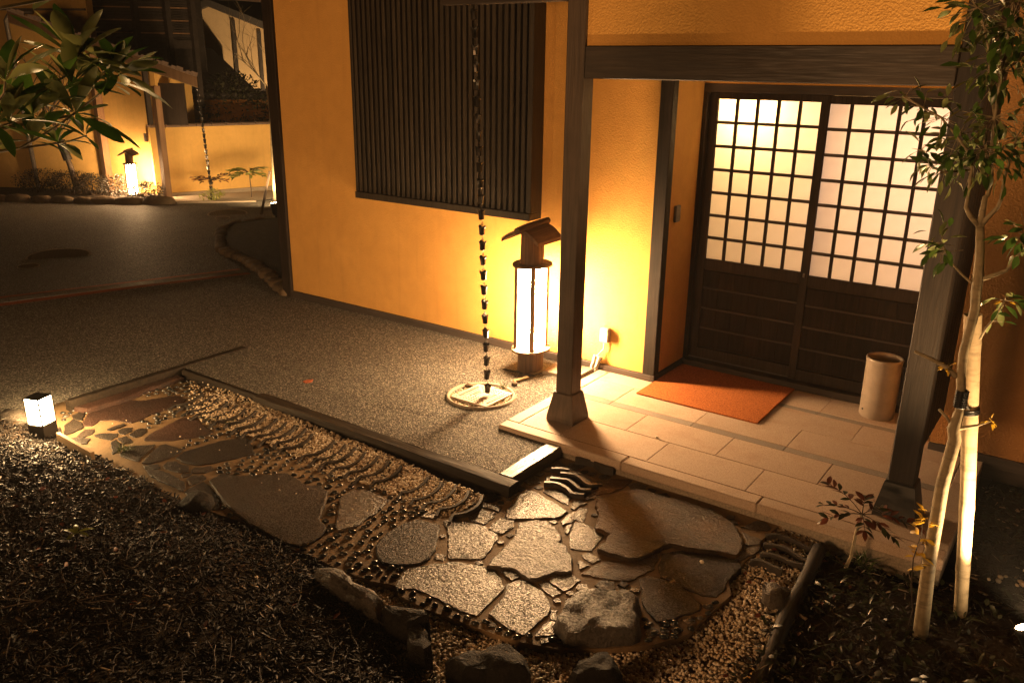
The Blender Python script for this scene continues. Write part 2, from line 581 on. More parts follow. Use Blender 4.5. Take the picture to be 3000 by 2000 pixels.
def inside(poly, x, y):
    c = False; n = len(poly); j = n - 1
    for i in range(n):
        xi, yi = poly[i]; xj, yj = poly[j]
        if (yi > y) != (yj > y) and x < (xj - xi) * (y - yi) / (yj - yi) + xi: c = not c
        j = i
    return c
def inside_np(poly, X, Y):
    c = np.zeros(len(X), bool); n = len(poly); j = n - 1
    for i in range(n):
        xi, yi = poly[i]; xj, yj = poly[j]
        if yi != yj:
            k = ((yi > Y) != (yj > Y)) & (X < (xj - xi) * (Y - yi) / (yj - yi) + xi)
            c ^= k
        j = i
    return c
def edge_dist(poly, x, y):
    best = 9
    n = len(poly)
    for i in range(n):
        ax, ay = poly[i]; bx, by = poly[(i + 1) % n]
        dx, dy = bx - ax, by - ay
        t_ = max(0, min(1, ((x - ax) * dx + (y - ay) * dy) / (dx * dx + dy * dy + 1e-12)))
        best = min(best, math.hypot(ax + t_ * dx - x, ay + t_ * dy - y))
    return best
def nz(x, y, z=0.0, s=1.0):
    return mnoise.noise(Vector((x * s, y * s, z * s)))

def gz(x, y):
    """road level: flat by the house, falling gently beyond the drain channel"""
    s = -.85 * x + .53 * y
    return -.02 - .05 * max(0.0, min(s, 20.0) - 9.0)

# ---- measured outlines, metres (x along the house wall, y towards the house)
STONES={'a1':(-0.075,[(-5.157,2.451),(-5.269,2.547),(-5.334,2.668),(-5.337,2.745),(-5.261,2.853),(-5.185,2.911),(-5.14,3.016),(-5.102,3.086),(-4.982,3.095),(-4.922,3.021),(-4.911,2.894),(-4.923,2.773),(-4.902,2.698),(-4.901,2.637),(-4.981,2.612),(-5.055,2.582),(-5.099,2.53),(-5.059,2.456),(-5.095,2.429)]),'a2':(-0.075,[(-4.6,2.537),(-4.651,2.604),(-4.677,2.711),(-4.718,2.865),(-4.692,2.912),(-4.605,2.924),(-4.496,2.901),(-4.359,2.868),(-4.345,2.82),(-4.389,2.737),(-4.462,2.633),(-4.542,2.565)]),'a3':(-0.075,[(-4.741,2.528),(-4.78,2.582),(-4.781,2.624),(-4.744,2.644),(-4.699,2.618),(-4.668,2.567),(-4.674,2.529)]),'a4':(-0.075,[(-4.865,2.517),(-4.875,2.561),(-4.828,2.605),(-4.773,2.554),(-4.773,2.512),(-4.8,2.5)]),'a5':(-0.075,[(-4.758,2.458),(-4.744,2.513),(-4.622,2.48),(-4.644,2.425)]),'a6':(-0.075,[(-4.917,2.394),(-4.908,2.435),(-4.826,2.497),(-4.777,2.468),(-4.762,2.414),(-4.842,2.386)]),'a7':(-0.075,[(-4.928,2.486),(-4.942,2.553),(-4.93,2.606),(-4.898,2.596),(-4.891,2.541),(-4.898,2.492)]),'a8':(-0.075,[(-4.736,2.402),(-4.743,2.437),(-4.67,2.429),(-4.602,2.394),(-4.566,2.345),(-4.568,2.314)]),'a9':(-0.075,[(-4.517,2.33),(-4.601,2.411),(-4.563,2.462),(-4.488,2.543),(-4.447,2.511),(-4.412,2.432),(-4.358,2.348),(-4.44,2.337)]),'a10':(-0.075,[(-4.317,2.351),(-4.391,2.447),(-4.451,2.555),(-4.439,2.588),(-4.358,2.594),(-4.274,2.589),(-4.251,2.524),(-4.25,2.437),(-4.271,2.378)]),'a11':(-0.075,[(-4.216,2.506),(-4.252,2.583),(-4.242,2.667),(-4.211,2.8),(-4.168,2.896),(-4.127,2.944),(-3.989,2.889),(-3.895,2.822),(-3.933,2.72),(-3.982,2.604),(-4.034,2.529),(-4.128,2.5)]),'a12':(-0.075,[(-4.193,2.409),(-4.215,2.449),(-4.189,2.483),(-4.12,2.478),(-4.061,2.495),(-4.007,2.452),(-4.024,2.419),(-4.147,2.388)]),'a13':(-0.075,[(-4.006,2.466),(-4.027,2.506),(-3.965,2.574),(-3.91,2.552),(-3.917,2.499),(-3.968,2.454)]),'a14':(-0.075,[(-4.006,2.398),(-4.015,2.419),(-3.967,2.448),(-3.955,2.417),(-3.968,2.387)]),'a15':(-0.075,[(-3.939,2.389),(-3.952,2.426),(-3.915,2.48),(-3.852,2.461),(-3.841,2.417),(-3.852,2.358)]),'a16':(-0.075,[(-4.287,2.338),(-4.266,2.375),(-4.23,2.402),(-4.177,2.379),(-4.194,2.346),(-4.234,2.322)]),'a17':(-0.075,[(-4.224,2.316),(-4.169,2.358),(-4.057,2.374),(-3.978,2.366),(-3.905,2.356),(-3.848,2.322),(-3.824,2.29),(-3.903,2.294),(-4.053,2.284),(-4.159,2.297)]),'a18':(-0.075,[(-3.817,2.296),(-3.835,2.357),(-3.835,2.435),(-3.759,2.415),(-3.655,2.38),(-3.575,2.344),(-3.51,2.299),(-3.515,2.273),(-3.596,2.246),(-3.697,2.252)]),'a19':(-0.075,[(-5.2,2.349),(-5.261,2.443),(-5.166,2.453),(-5.075,2.41),(-5.053,2.35),(-5.053,2.283)]),'a20':(-0.075,[(-5.044,2.399),(-5.0,2.446),(-4.933,2.399),(-4.933,2.333),(-4.988,2.321)]),'a21':(-0.075,[(-4.994,2.263),(-4.959,2.322),(-4.879,2.35),(-4.822,2.298),(-4.875,2.25)]),'a22':(-0.075,[(-5.154,2.248),(-5.204,2.328),(-5.072,2.277),(-5.026,2.215),(-5.081,2.205)]),'a23':(-0.075,[(-5.322,2.47),(-5.343,2.528),(-5.282,2.537),(-5.189,2.463),(-5.275,2.451)]),'b1':(-0.055,[(-3.802,2.445),(-3.828,2.518),(-3.819,2.552),(-3.745,2.574),(-3.664,2.631),(-3.601,2.703),(-3.539,2.764),(-3.45,2.763),(-3.358,2.741),(-3.327,2.738),(-3.265,2.785),(-3.181,2.759),(-3.112,2.689),(-3.067,2.617),(-3.022,2.571),(-3.006,2.538),(-2.916,2.498),(-2.881,2.46),(-2.868,2.419),(-2.866,2.35),(-2.879,2.296),(-2.925,2.276),(-3.007,2.275),(-3.087,2.276),(-3.169,2.277),(-3.26,2.283),(-3.39,2.307),(-3.534,2.349),(-3.669,2.392)]),'b2':(-0.06,[(-3.074,2.741),(-3.083,2.789),(-3.089,2.853),(-3.039,2.896),(-2.958,2.901),(-2.853,2.894),(-2.833,2.827),(-2.814,2.761),(-2.807,2.665),(-2.797,2.618),(-2.819,2.549),(-2.836,2.505),(-2.882,2.534),(-2.947,2.616),(-3.014,2.679)]),'c1':(-0.06,[(-2.575,2.507),(-2.615,2.576),(-2.631,2.667),(-2.627,2.765),(-2.593,2.834),(-2.536,2.85),(-2.466,2.864),(-2.418,2.794),(-2.33,2.671),(-2.321,2.629),(-2.305,2.585),(-2.315,2.523),(-2.391,2.461),(-2.445,2.435),(-2.502,2.448)]),'c3':(-0.075,[(-2.479,2.908),(-2.464,2.952),(-2.404,2.964),(-2.294,2.992),(-2.216,2.977),(-2.157,2.949),(-2.133,2.867),(-2.103,2.756),(-2.148,2.713),(-2.234,2.654),(-2.289,2.711),(-2.357,2.799)]),'c4':(-0.075,[(-2.43,3.045),(-2.43,3.108),(-2.316,3.141),(-2.291,3.093),(-2.293,3.004),(-2.377,2.996)]),'c5':(-0.075,[(-2.417,3.14),(-2.436,3.191),(-2.34,3.204),(-2.311,3.18),(-2.305,3.15)]),'c6':(-0.075,[(-2.249,2.984),(-2.263,3.07),(-2.262,3.114),(-2.187,3.126),(-2.156,3.074),(-2.161,2.992),(-2.192,2.974)]),'c7':(-0.065,[(-2.253,3.133),(-2.287,3.187),(-2.31,3.299),(-2.329,3.433),(-2.295,3.452),(-2.199,3.431),(-2.101,3.408),(-2.011,3.372),(-2.011,3.31),(-2.033,3.269),(-2.225,3.109)]),'c8':(-0.05,[(-2.047,2.703),(-2.061,2.756),(-2.077,2.897),(-2.096,3.004),(-2.15,3.112),(-2.107,3.176),(-2.048,3.217),(-2.002,3.196),(-1.95,3.172),(-1.888,3.115),(-1.884,3.077),(-1.841,3.08),(-1.816,3.049),(-1.752,3.002),(-1.7,2.904),(-1.72,2.88),(-1.764,2.852),(-1.77,2.808),(-1.796,2.754),(-1.831,2.728),(-1.921,2.758),(-1.998,2.727)]),'d1':(-0.075,[(-1.989,3.26),(-1.997,3.331),(-1.987,3.395),(-1.941,3.328),(-1.941,3.285),(-1.96,3.238)]),'d2':(-0.075,[(-1.921,3.193),(-1.945,3.249),(-1.933,3.28),(-1.908,3.223),(-1.897,3.18)]),'d3':(-0.075,[(-1.855,3.13),(-1.892,3.205),(-1.935,3.3),(-1.895,3.33),(-1.848,3.321),(-1.751,3.32),(-1.737,3.218),(-1.721,3.122),(-1.766,3.098),(-1.815,3.081)]),'d4':(-0.075,[(-1.946,3.336),(-1.984,3.397),(-1.982,3.456),(-1.956,3.476),(-1.917,3.402),(-1.896,3.34),(-1.921,3.321)]),'d5':(-0.075,[(-2.242,3.478),(-2.238,3.525),(-2.175,3.561),(-2.103,3.528),(-2.072,3.514),(-2.071,3.472),(-2.053,3.438),(-2.12,3.448)]),'d5b':(-0.075,[(-2.022,3.415),(-2.045,3.48),(-2.021,3.522),(-1.975,3.509),(-1.994,3.459),(-1.997,3.41)]),'d6':(-0.075,[(-2.02,3.633),(-2.009,3.73),(-2.017,3.842),(-1.906,3.899),(-1.901,3.785),(-1.933,3.692),(-1.982,3.624)]),'d7':(-0.075,[(-2.018,3.548),(-2.008,3.592),(-1.979,3.608),(-1.97,3.584),(-1.998,3.539)]),'d8':(-0.045,[(-1.945,3.547),(-1.904,3.638),(-1.871,3.725),(-1.827,3.796),(-1.76,3.821),(-1.675,3.81),(-1.559,3.837),(-1.433,3.836),(-1.319,3.795),(-1.255,3.764),(-1.215,3.719),(-1.147,3.626),(-1.125,3.534),(-1.128,3.484),(-1.164,3.476),(-1.278,3.429),(-1.357,3.392),(-1.425,3.39),(-1.449,3.342),(-1.466,3.262),(-1.488,3.189),(-1.528,3.15),(-1.579,3.14),(-1.63,3.13),(-1.686,3.127),(-1.697,3.138),(-1.702,3.213),(-1.717,3.283),(-1.756,3.291),(-1.796,3.292),(-1.817,3.314),(-1.829,3.37),(-1.87,3.451),(-1.918,3.496)]),'d9':(-0.075,[(-1.746,3.065),(-1.731,3.105),(-1.646,3.083),(-1.664,3.033),(-1.713,3.042)]),'d10':(-0.075,[(-1.728,2.995),(-1.723,3.026),(-1.67,3.01),(-1.687,2.952)]),'d11':(-0.075,[(-1.664,2.925),(-1.65,3.016),(-1.622,3.092),(-1.538,3.154),(-1.492,3.226),(-1.475,3.305),(-1.444,3.309),(-1.421,3.232),(-1.408,3.169),(-1.431,3.081),(-1.447,3.026),(-1.492,2.984),(-1.567,2.954)]),'d12':(-0.075,[(-1.382,3.162),(-1.414,3.228),(-1.441,3.311),(-1.369,3.394),(-1.309,3.444),(-1.246,3.466),(-1.141,3.469),(-1.108,3.484),(-1.08,3.422),(-1.083,3.366),(-1.092,3.29),(-1.075,3.227),(-1.084,3.138),(-1.14,3.104),(-1.203,3.106),(-1.271,3.114),(-1.356,3.119)]),'g1':(-0.075,[(-1.425,3.051),(-1.405,3.1),(-1.337,3.116),(-1.252,3.12),(-1.166,3.069),(-1.123,3.046),(-1.101,3.0),(-1.154,2.907),(-1.199,2.83),(-1.22,2.814),(-1.274,2.849),(-1.324,2.888),(-1.39,3.001)]),'g2':(0.015,[(-1.559,2.557),(-1.565,2.629),(-1.572,2.71),(-1.561,2.751),(-1.526,2.797),(-1.478,2.829),(-1.43,2.86),(-1.418,2.886),(-1.382,2.892),(-1.343,2.873),(-1.312,2.801),(-1.268,2.744),(-1.24,2.685),(-1.253,2.646),(-1.294,2.609),(-1.381,2.548),(-1.462,2.491),(-1.513,2.518)]),'g3':(-0.075,[(-1.756,2.788),(-1.762,2.887),(-1.689,2.907),(-1.64,2.882),(-1.641,2.806),(-1.655,2.759)]),'g4':(-0.075,[(-1.783,2.742),(-1.782,2.785),(-1.753,2.777),(-1.656,2.75),(-1.668,2.696),(-1.717,2.708)]),'g5':(-0.075,[(-1.601,2.561),(-1.631,2.614),(-1.606,2.632),(-1.557,2.572),(-1.581,2.561)]),'e1':(-0.075,[(-2.286,2.343),(-2.314,2.39),(-2.336,2.478),(-2.3,2.541),(-2.203,2.649),(-2.063,2.704),(-1.997,2.704),(-1.928,2.659),(-1.88,2.62),(-1.873,2.544),(-1.861,2.391),(-1.918,2.379),(-2.007,2.381),(-2.106,2.379),(-2.207,2.377),(-2.268,2.34)]),'e2':(-0.075,[(-1.829,2.429),(-1.839,2.506),(-1.85,2.585),(-1.893,2.652),(-1.859,2.72),(-1.811,2.721),(-1.727,2.701),(-1.666,2.658),(-1.619,2.593),(-1.624,2.486),(-1.628,2.402),(-1.692,2.399),(-1.742,2.405)]),'e3':(-0.075,[(-1.973,2.713),(-1.971,2.745),(-1.894,2.776),(-1.875,2.742),(-1.888,2.685)]),'e4':(-0.075,[(-1.585,2.429),(-1.592,2.459),(-1.595,2.543),(-1.55,2.562),(-1.493,2.526),(-1.496,2.503),(-1.579,2.427)]),'h1':(-0.075,[(-1.217,3.781),(-1.173,3.89),(-1.13,3.9),(-1.091,3.864),(-1.095,3.824),(-1.139,3.796)]),'h2':(-0.075,[(-1.194,3.734),(-1.086,3.722),(-1.079,3.677),(-1.135,3.625),(-1.154,3.682)]),'h3':(-0.075,[(-1.124,3.609),(-1.071,3.663),(-1.069,3.577),(-1.104,3.485),(-1.132,3.469),(-1.132,3.525)])}
MORTAR=[(-5.559,3.267),(-5.46,3.417),(-5.328,3.379),(-4.985,3.243),(-3.901,2.942),(-3.585,2.942),(-3.369,2.923),(-3.139,3.002),(-3.01,2.967),(-2.767,3.001),(-2.592,2.956),(-2.526,3.006),(-2.483,3.238),(-2.407,3.394),(-2.412,3.963),(-2.418,3.969),(-2.015,3.969),(-1.203,3.936),(-0.995,3.949),(-1.066,3.904),(-1.087,3.742),(-1.07,3.597),(-1.096,3.446),(-1.096,3.304),(-1.038,3.19),(-1.068,2.997),(-1.078,2.829),(-1.165,2.682),(-1.296,2.552),(-1.464,2.421),(-1.623,2.364),(-1.782,2.337),(-1.91,2.321),(-2.068,2.3),(-2.231,2.305),(-2.298,2.351),(-2.399,2.309),(-2.619,2.283),(-2.745,2.289),(-2.917,2.266),(-3.297,2.287),(-3.666,2.234),(-4.053,2.229),(-4.984,2.223),(-5.718,2.531)]
PEBBLE_ZONES=[[(-5.442,2.46),(-5.492,2.593),(-5.409,2.696),(-5.304,2.564),(-5.196,2.464),(-5.311,2.467),(-5.244,2.358)],[(-5.434,2.697),(-5.441,3.2),(-5.296,3.357),(-4.938,3.217),(-4.871,3.066),(-5.006,3.124),(-5.195,3.042),(-5.318,2.885),(-5.38,2.698)],[(-4.914,2.679),(-4.931,2.905),(-4.923,3.047),(-4.724,3.005),(-4.373,2.915),(-4.262,2.966),(-4.172,2.951),(-4.24,2.851),(-4.292,2.669),(-4.301,2.615),(-4.402,2.695),(-4.338,2.825),(-4.379,2.894),(-4.661,2.961),(-4.769,2.897),(-4.725,2.648)],[(-3.943,2.615),(-3.908,2.83),(-3.881,2.926),(-3.759,2.958),(-3.59,2.967),(-3.369,2.923),(-3.194,2.987),(-3.022,2.986),(-2.908,2.971),(-2.848,2.943),(-2.375,2.438),(-2.445,2.308),(-2.633,2.291),(-2.76,2.297),(-2.916,2.276),(-2.972,2.312),(-3.132,2.213),(-3.54,2.306)],[(-3.029,2.865),(-2.897,2.952),(-2.818,2.951),(-2.761,2.993),(-2.618,2.994),(-2.567,2.941),(-2.628,2.873),(-2.662,2.623),(-2.618,2.535),(-2.498,2.453),(-2.383,2.511),(-2.321,2.373),(-2.425,2.321),(-2.481,2.322)],[(-2.3,2.351),(-2.128,2.381),(-1.867,2.404),(-1.837,2.434),(-1.637,2.409),(-1.587,2.439),(-1.534,2.599),(-1.279,2.708),(-1.296,2.82),(-1.225,2.828),(-1.104,3.015),(-1.095,3.148),(-1.063,3.172),(-1.063,2.985),(-1.078,2.829),(-1.17,2.692),(-1.312,2.58),(-1.49,2.462),(-1.632,2.377),(-1.792,2.35),(-1.921,2.335),(-2.076,2.31),(-2.215,2.316)]]
GRAVEL_BAND=[[(-5.322,3.36),(-4.944,3.403),(-4.443,3.353),(-3.192,3.311),(-2.738,3.261),(-2.482,3.251),(-2.507,3.02),(-2.6,2.951),(-2.876,2.993),(-3.139,3.002),(-3.369,2.923),(-3.678,2.989),(-4.196,3.016),(-4.487,2.932),(-4.895,3.048)]]
GRAVEL_RIGHT=[[(-2.345,3.755),(-2.089,3.851),(-2.025,3.859),(-2.023,3.716),(-2.026,3.625),(-2.101,3.544),(-2.209,3.589)],[(-1.075,3.95),(-0.989,3.939),(-0.819,3.882),(-0.819,3.794),(-0.819,3.6),(-0.919,3.525),(-1.065,3.507),(-1.071,3.654),(-1.08,3.819)]]
FRONT=[(-2.958,2.305),(-2.644,2.323),(-2.432,2.34),(-2.253,2.327),(-2.097,2.332),(-1.94,2.358),(-1.81,2.374),(-1.649,2.402),(-1.487,2.46),(-1.317,2.593),(-1.184,2.725),(-1.095,2.875),(-1.081,3.047),(-1.051,3.243),(-1.109,3.359),(-1.109,3.503),(-1.078,3.679),(-1.073,3.993),(-0.835,3.949),(-0.837,3.734),(-0.814,3.104),(-0.751,2.787),(-0.814,2.492),(-1.425,2.042),(-1.85,1.952),(-2.154,1.976),(-2.69,2.175)]
TILE_LEFT=[[(-2.76,3.234),(-2.719,3.163),(-2.717,3.101),(-2.743,3.045),(-2.761,3.007),(-2.749,2.98)],[(-2.655,3.223),(-2.62,3.149),(-2.636,3.065),(-2.672,3.014),(-2.651,2.971)],[(-2.577,3.218),(-2.547,3.143),(-2.56,3.062),(-2.593,3.014),(-2.584,2.975),(-2.565,2.932)],[(-2.474,3.234),(-2.456,3.164),(-2.464,3.076),(-2.511,3.024),(-2.503,2.978)],[(-3.2,3.265),(-3.177,3.182),(-3.178,3.097),(-3.183,3.039)],[(-3.287,3.259),(-3.254,3.181),(-3.258,3.106),(-3.291,3.026)],[(-3.47,3.257),(-3.433,3.178),(-3.439,3.085)],[(-3.521,3.234),(-3.492,3.149),(-3.52,3.083)]]
TILE_MID=[[(-2.278,3.879),(-2.18,3.925),(-2.099,3.887),(-2.03,3.898)],[(-2.265,3.694),(-2.189,3.724),(-2.13,3.703),(-2.066,3.673),(-2.023,3.705)],[(-2.278,3.604),(-2.188,3.646),(-2.111,3.614),(-2.066,3.597),(-2.024,3.629)],[(-2.277,3.54),(-2.213,3.576),(-2.133,3.559),(-2.088,3.531),(-2.024,3.555)],[(-2.337,3.708),(-2.29,3.744),(-2.245,3.757)]]
TILE_RIGHT=[[(-1.081,3.767),(-1.037,3.809),(-0.971,3.808),(-0.898,3.783),(-0.875,3.78),(-0.822,3.801)],[(-1.063,3.679),(-1.022,3.7),(-0.96,3.708),(-0.908,3.68),(-0.859,3.66),(-0.817,3.682)],[(-1.047,3.585),(-1.0,3.611),(-0.949,3.612),(-0.903,3.6),(-0.849,3.613)],[(-1.063,3.499),(-1.026,3.526),(-0.967,3.516),(-0.915,3.51)]]
ROCKS={'r_mound1':[(-2.579,2.122),(-2.533,2.173),(-2.466,2.189),(-2.351,2.184),(-2.219,2.172),(-2.181,2.154),(-2.16,2.096),(-2.276,2.084),(-2.381,2.083)],'r_mound2':[(-2.17,2.132),(-2.082,2.198),(-1.989,2.215),(-1.949,2.18),(-1.988,2.095),(-2.076,2.086)],'r_mound3':[(-2.0,2.103),(-1.968,2.147),(-1.902,2.12),(-1.823,2.06),(-1.827,2.018),(-1.917,2.016)],'r_front1':[(-1.713,2.027),(-1.724,2.093),(-1.647,2.188),(-1.569,2.227),(-1.507,2.216),(-1.423,2.152),(-1.536,2.069),(-1.64,2.016)],'r_front2':[(-1.302,2.225),(-1.276,2.308),(-1.238,2.415),(-1.205,2.397),(-1.139,2.345),(-1.155,2.293),(-1.259,2.216)],'r_right':[(-0.932,3.254),(-0.94,3.331),(-0.912,3.369),(-0.835,3.376),(-0.818,3.323),(-0.846,3.255),(-0.88,3.229)]}
RTREE={'trunk':[(-0.292,3.421,-0.1),(-0.307,3.42,0.133),(-0.314,3.419,0.26),(-0.316,3.419,0.447),(-0.32,3.419,0.597),(-0.308,3.42,0.794),(-0.319,3.419,0.838),(-0.308,3.42,0.932),(-0.325,3.418,1.036),(-0.334,3.417,1.14),(-0.324,3.418,1.32),(-0.331,3.417,1.382),(-0.333,3.417,1.427),(-0.344,3.416,1.535),(-0.358,3.415,1.621)],'bl':[(-0.358,3.415,1.621),(-0.395,3.411,1.657),(-0.414,3.408,1.687),(-0.413,3.409,1.722),(-0.418,3.408,1.821),(-0.418,3.408,1.858),(-0.431,3.406,1.866)],'bm':[(-0.358,3.415,1.621),(-0.361,3.414,1.68),(-0.362,3.414,1.727),(-0.356,3.415,1.733),(-0.352,3.415,1.78),(-0.363,3.414,1.843),(-0.383,3.412,1.891)],'br':[(-0.358,3.415,1.621),(-0.343,3.416,1.654),(-0.316,3.419,1.696),(-0.31,3.419,1.724),(-0.312,3.419,1.806),(-0.303,3.42,1.878),(-0.3,3.42,1.94)],'bside':[(-0.333,3.417,1.429),(-0.304,3.42,1.443),(-0.251,3.424,1.474),(-0.224,3.426,1.534),(-0.212,3.427,1.571),(-0.206,3.427,1.603)],'btwig':[(-0.33,3.418,1.411),(-0.348,3.416,1.412),(-0.385,3.412,1.44),(-0.427,3.407,1.48),(-0.451,3.404,1.519),(-0.47,3.401,1.549)],'bup1':[(-0.363,3.414,1.843),(-0.377,3.413,2.003),(-0.379,3.412,2.15),(-0.38,3.412,2.246),(-0.383,3.412,2.308),(-0.385,3.412,2.382)],'bup2':[(-0.379,3.412,2.15),(-0.343,3.416,2.188),(-0.326,3.418,2.213),(-0.306,3.42,2.259)],'bup3':[(-0.377,3.413,2.003),(-0.418,3.408,2.149),(-0.423,3.407,2.2),(-0.459,3.403,2.301),(-0.488,3.399,2.359)],'bleft':[(-0.418,3.408,1.858),(-0.479,3.4,1.932),(-0.538,3.391,1.997),(-0.602,3.38,2.031),(-0.666,3.368,2.065)],'bleft2':[(-0.418,3.408,1.821),(-0.501,3.397,1.806),(-0.545,3.39,1.822),(-0.588,3.383,1.88)],'stub1':[(-0.342,3.416,1.05),(-0.38,3.412,1.078),(-0.428,3.407,1.1),(-0.499,3.397,1.123)],'stub2':[(-0.319,3.419,0.838),(-0.348,3.416,0.878),(-0.379,3.412,0.907)],'stub3':[(-0.308,3.42,0.841),(-0.242,3.425,0.871),(-0.203,3.427,0.898)],'low':[(-0.29,3.421,1.208),(-0.279,3.422,1.252),(-0.263,3.423,1.284),(-0.242,3.425,1.346),(-0.236,3.425,1.367)]}
BAMBOO=[(-0.176,3.713,-0.1),(-0.244,3.652,0.478),(-0.344,3.584,1.257)]
LTREE={'main':[(-2.311,0.955,1.917),(-2.339,1.015,1.926),(-2.366,1.077,1.929),(-2.354,1.104,1.945)],'b1':[(-2.354,1.104,1.945),(-2.368,1.121,1.968),(-2.393,1.139,2.0)],'b2':[(-2.393,1.016,1.973),(-2.43,1.178,1.992),(-2.441,1.267,2.002),(-2.449,1.357,2.057),(-2.435,1.383,2.093),(-2.418,1.412,2.112)],'b3':[(-2.387,1.151,1.957),(-2.413,1.212,1.981),(-2.392,1.252,2.01)],'b4':[(-2.38,1.165,2.066),(-2.405,1.227,2.098),(-2.389,1.258,2.121),(-2.381,1.273,2.155)],'b5':[(-2.301,0.978,1.99),(-2.289,1.004,1.993),(-2.277,1.031,2.0)],'b6':[(-2.43,1.177,1.927),(-2.42,1.242,1.934),(-2.426,1.294,1.946)],'b7':[(-2.201,0.957,2.039),(-2.19,0.982,2.074),(-2.187,0.988,2.101)]}
LROS=[((-2.381,1.273,2.155),14,0.15),((-2.418,1.412,2.112),10,0.13),((-2.435,1.383,2.093),8,0.13),((-2.394,1.137,2.009),10,0.13),((-2.392,1.252,2.01),9,0.14),((-2.435,1.211,1.925),5,0.08),((-2.354,1.104,1.945),5,0.09),((-2.187,0.988,2.101),9,0.13),((-2.28,1.025,2.002),7,0.11),((-2.391,1.254,2.086),7,0.12),((-2.429,1.29,1.947),4,0.07),((-2.293,0.997,1.995),7,0.12),((-2.031,1.08,2.29),7,0.13)]
LBIG=[(-2.32,1.217,2.009),(-2.297,1.259,1.974),(-2.272,1.304,1.923)]
# ---------------------------------------------------------------- ground, road, mound
def grid_sheet(name, xs, ys, zf, mat, smooth=False):
    nx, ny = len(xs), len(ys)
    V = np.array([(x, y, zf(x, y)) for y in ys for x in xs])
    F = np.array([(j * nx + i, j * nx + i + 1, (j + 1) * nx + i + 1, (j + 1) * nx + i) for j in range(ny - 1) for i in range(nx - 1)])
    return link(name, npmesh(name, V, F, mat, None, smooth))

g = grid_sheet('ground', np.arange(-160, 161, 5.0), np.arange(-160, 161, 5.0), lambda x, y: gz(x, y) - .18, 'soil_dark')
struct(g)

m = MB()
m.add([(-5.44, 3.36, -.02), (-2.49, 3.36, -.03), (-2.49, 3.95, -.03), (-2.855, 3.95, -.02), (-2.855, 5.21, -.015), (-5.44, 5.21, -.015)], [(0, 1, 2, 3), (0, 3, 4, 5)])
xs = [-5.44, -6, -6.5, -7, -7.6, -8.2, -9, -10, -11, -12, -13.5, -15, -17, -20, -24, -30, -40]
ys = [-12, -6, -2, 0, 1, 2, 2.6, 3.36, 4, 5.21, 6, 7, 8, 9, 10, 11, 12.5, 15, 20, 30]
nx = len(xs); o = len(m.v)
for y in ys:
    for x in xs: m.v.append((x, y, gz(x, y)))
for j in range(len(ys) - 1):
    for i in range(nx - 1):
        a = o + j * nx + i
        m.f.append((a + 1, a, a + nx, a + nx + 1))
road = struct(m.build('asphalt_drive', 'asphalt'))

def mound_edge(x):
    if x < -2.7: e = 2.24
    elif x < -1.0: e = 2.24 - (x + 2.7) * .30
    else: e = 1.73
    return e + .05 * nz(x, 3.3, 0, 2.2)
def mound_z(x, y):
    d = mound_edge(x) - y
    if d < -.05: return -.2
    return -.10 + .29 * max(d, 0) ** .92 + .035 * nz(x, y, 0, 2.0) * min(1, max(0, d) * 3) + .015 * nz(x, y, 5, 7.0)
xs = np.arange(-9, 3.01, .09); ys = np.arange(-3, 2.45, .07)
mo = grid_sheet('mulch_mound', xs, ys, mound_z, 'soil', True)
struct(mo)

# wood chips on the mound
def chips(name, n, xr, yr, lenr, mat, zfun, seed, tonepow=1.0, lift=.012, keep=None, flat=.5):
    rng = np.random.default_rng(seed)
    X = rng.uniform(*xr, n); Y = rng.uniform(*yr, n)
    if keep is not None:
        k = np.array([keep(x, y) for x, y in zip(X, Y)]); X = X[k]; Y = Y[k]
    n = len(X)
    Z = np.array([zfun(x, y) for x, y in zip(X, Y)]) + rng.uniform(0, lift, n)
    L = rng.uniform(*lenr, n) * rng.uniform(.5, 1.0, n); W = L * rng.uniform(.12, .38, n); T = rng.uniform(.0015, .005, n)
    a = rng.uniform(0, 2 * np.pi, n); p = rng.normal(0, flat, n); r = rng.normal(0, flat * 1.3, n)
    ca, sa, cp, sp, cr, sr = np.cos(a), np.sin(a), np.cos(p), np.sin(p), np.cos(r), np.sin(r)
    ex = np.stack([ca * cp, sa * cp, sp], 1)
    ey0 = np.stack([-sa, ca, np.zeros(n)], 1)
    ez0 = np.cross(ex, ey0)
    ey = ey0 * cr[:, None] + ez0 * sr[:, None]
    ez = np.cross(ex, ey)
    C = np.stack([X, Y, Z], 1)
    sg = [(-1, -1, -1), (1, -.6, -1), (1, .7, -1), (-1, 1, -1), (-1, -1, 1), (1, -.6, 1), (1, .7, 1), (-1, 1, 1)]
    V = np.stack([C + ex * (s[0] * L / 2)[:, None] + ey * (s[1] * W / 2)[:, None] + ez * (s[2] * T / 2)[:, None] for s in sg], 1).reshape(-1, 3)
    q = np.array([(0, 3, 2, 1), (4, 5, 6, 7), (0, 1, 5, 4), (1, 2, 6, 5), (2, 3, 7, 6), (3, 0, 4, 7)])
    F = (q[None] + (np.arange(n) * 8)[:, None, None]).reshape(-1, 4)
    tone = np.repeat(rng.uniform(0, 1, n) ** tonepow, 6)
    return link(name, npmesh(name, V, F, mat, tone))
onm = lambda x, y: y < mound_edge(x) + .02 + .05 * nz(x, y, 9, 6)
tag(stuff(chips('bark_mulch', 42000, (-7.2, -1.0), (.35, 2.32), (.012, .056), 'mulch', lambda x, y: max(mound_z(x, y), -.1), 3, 1.25, .03, onm, .4)),
    'dark damp bark mulch covering the mound in the left foreground', 'mulch')

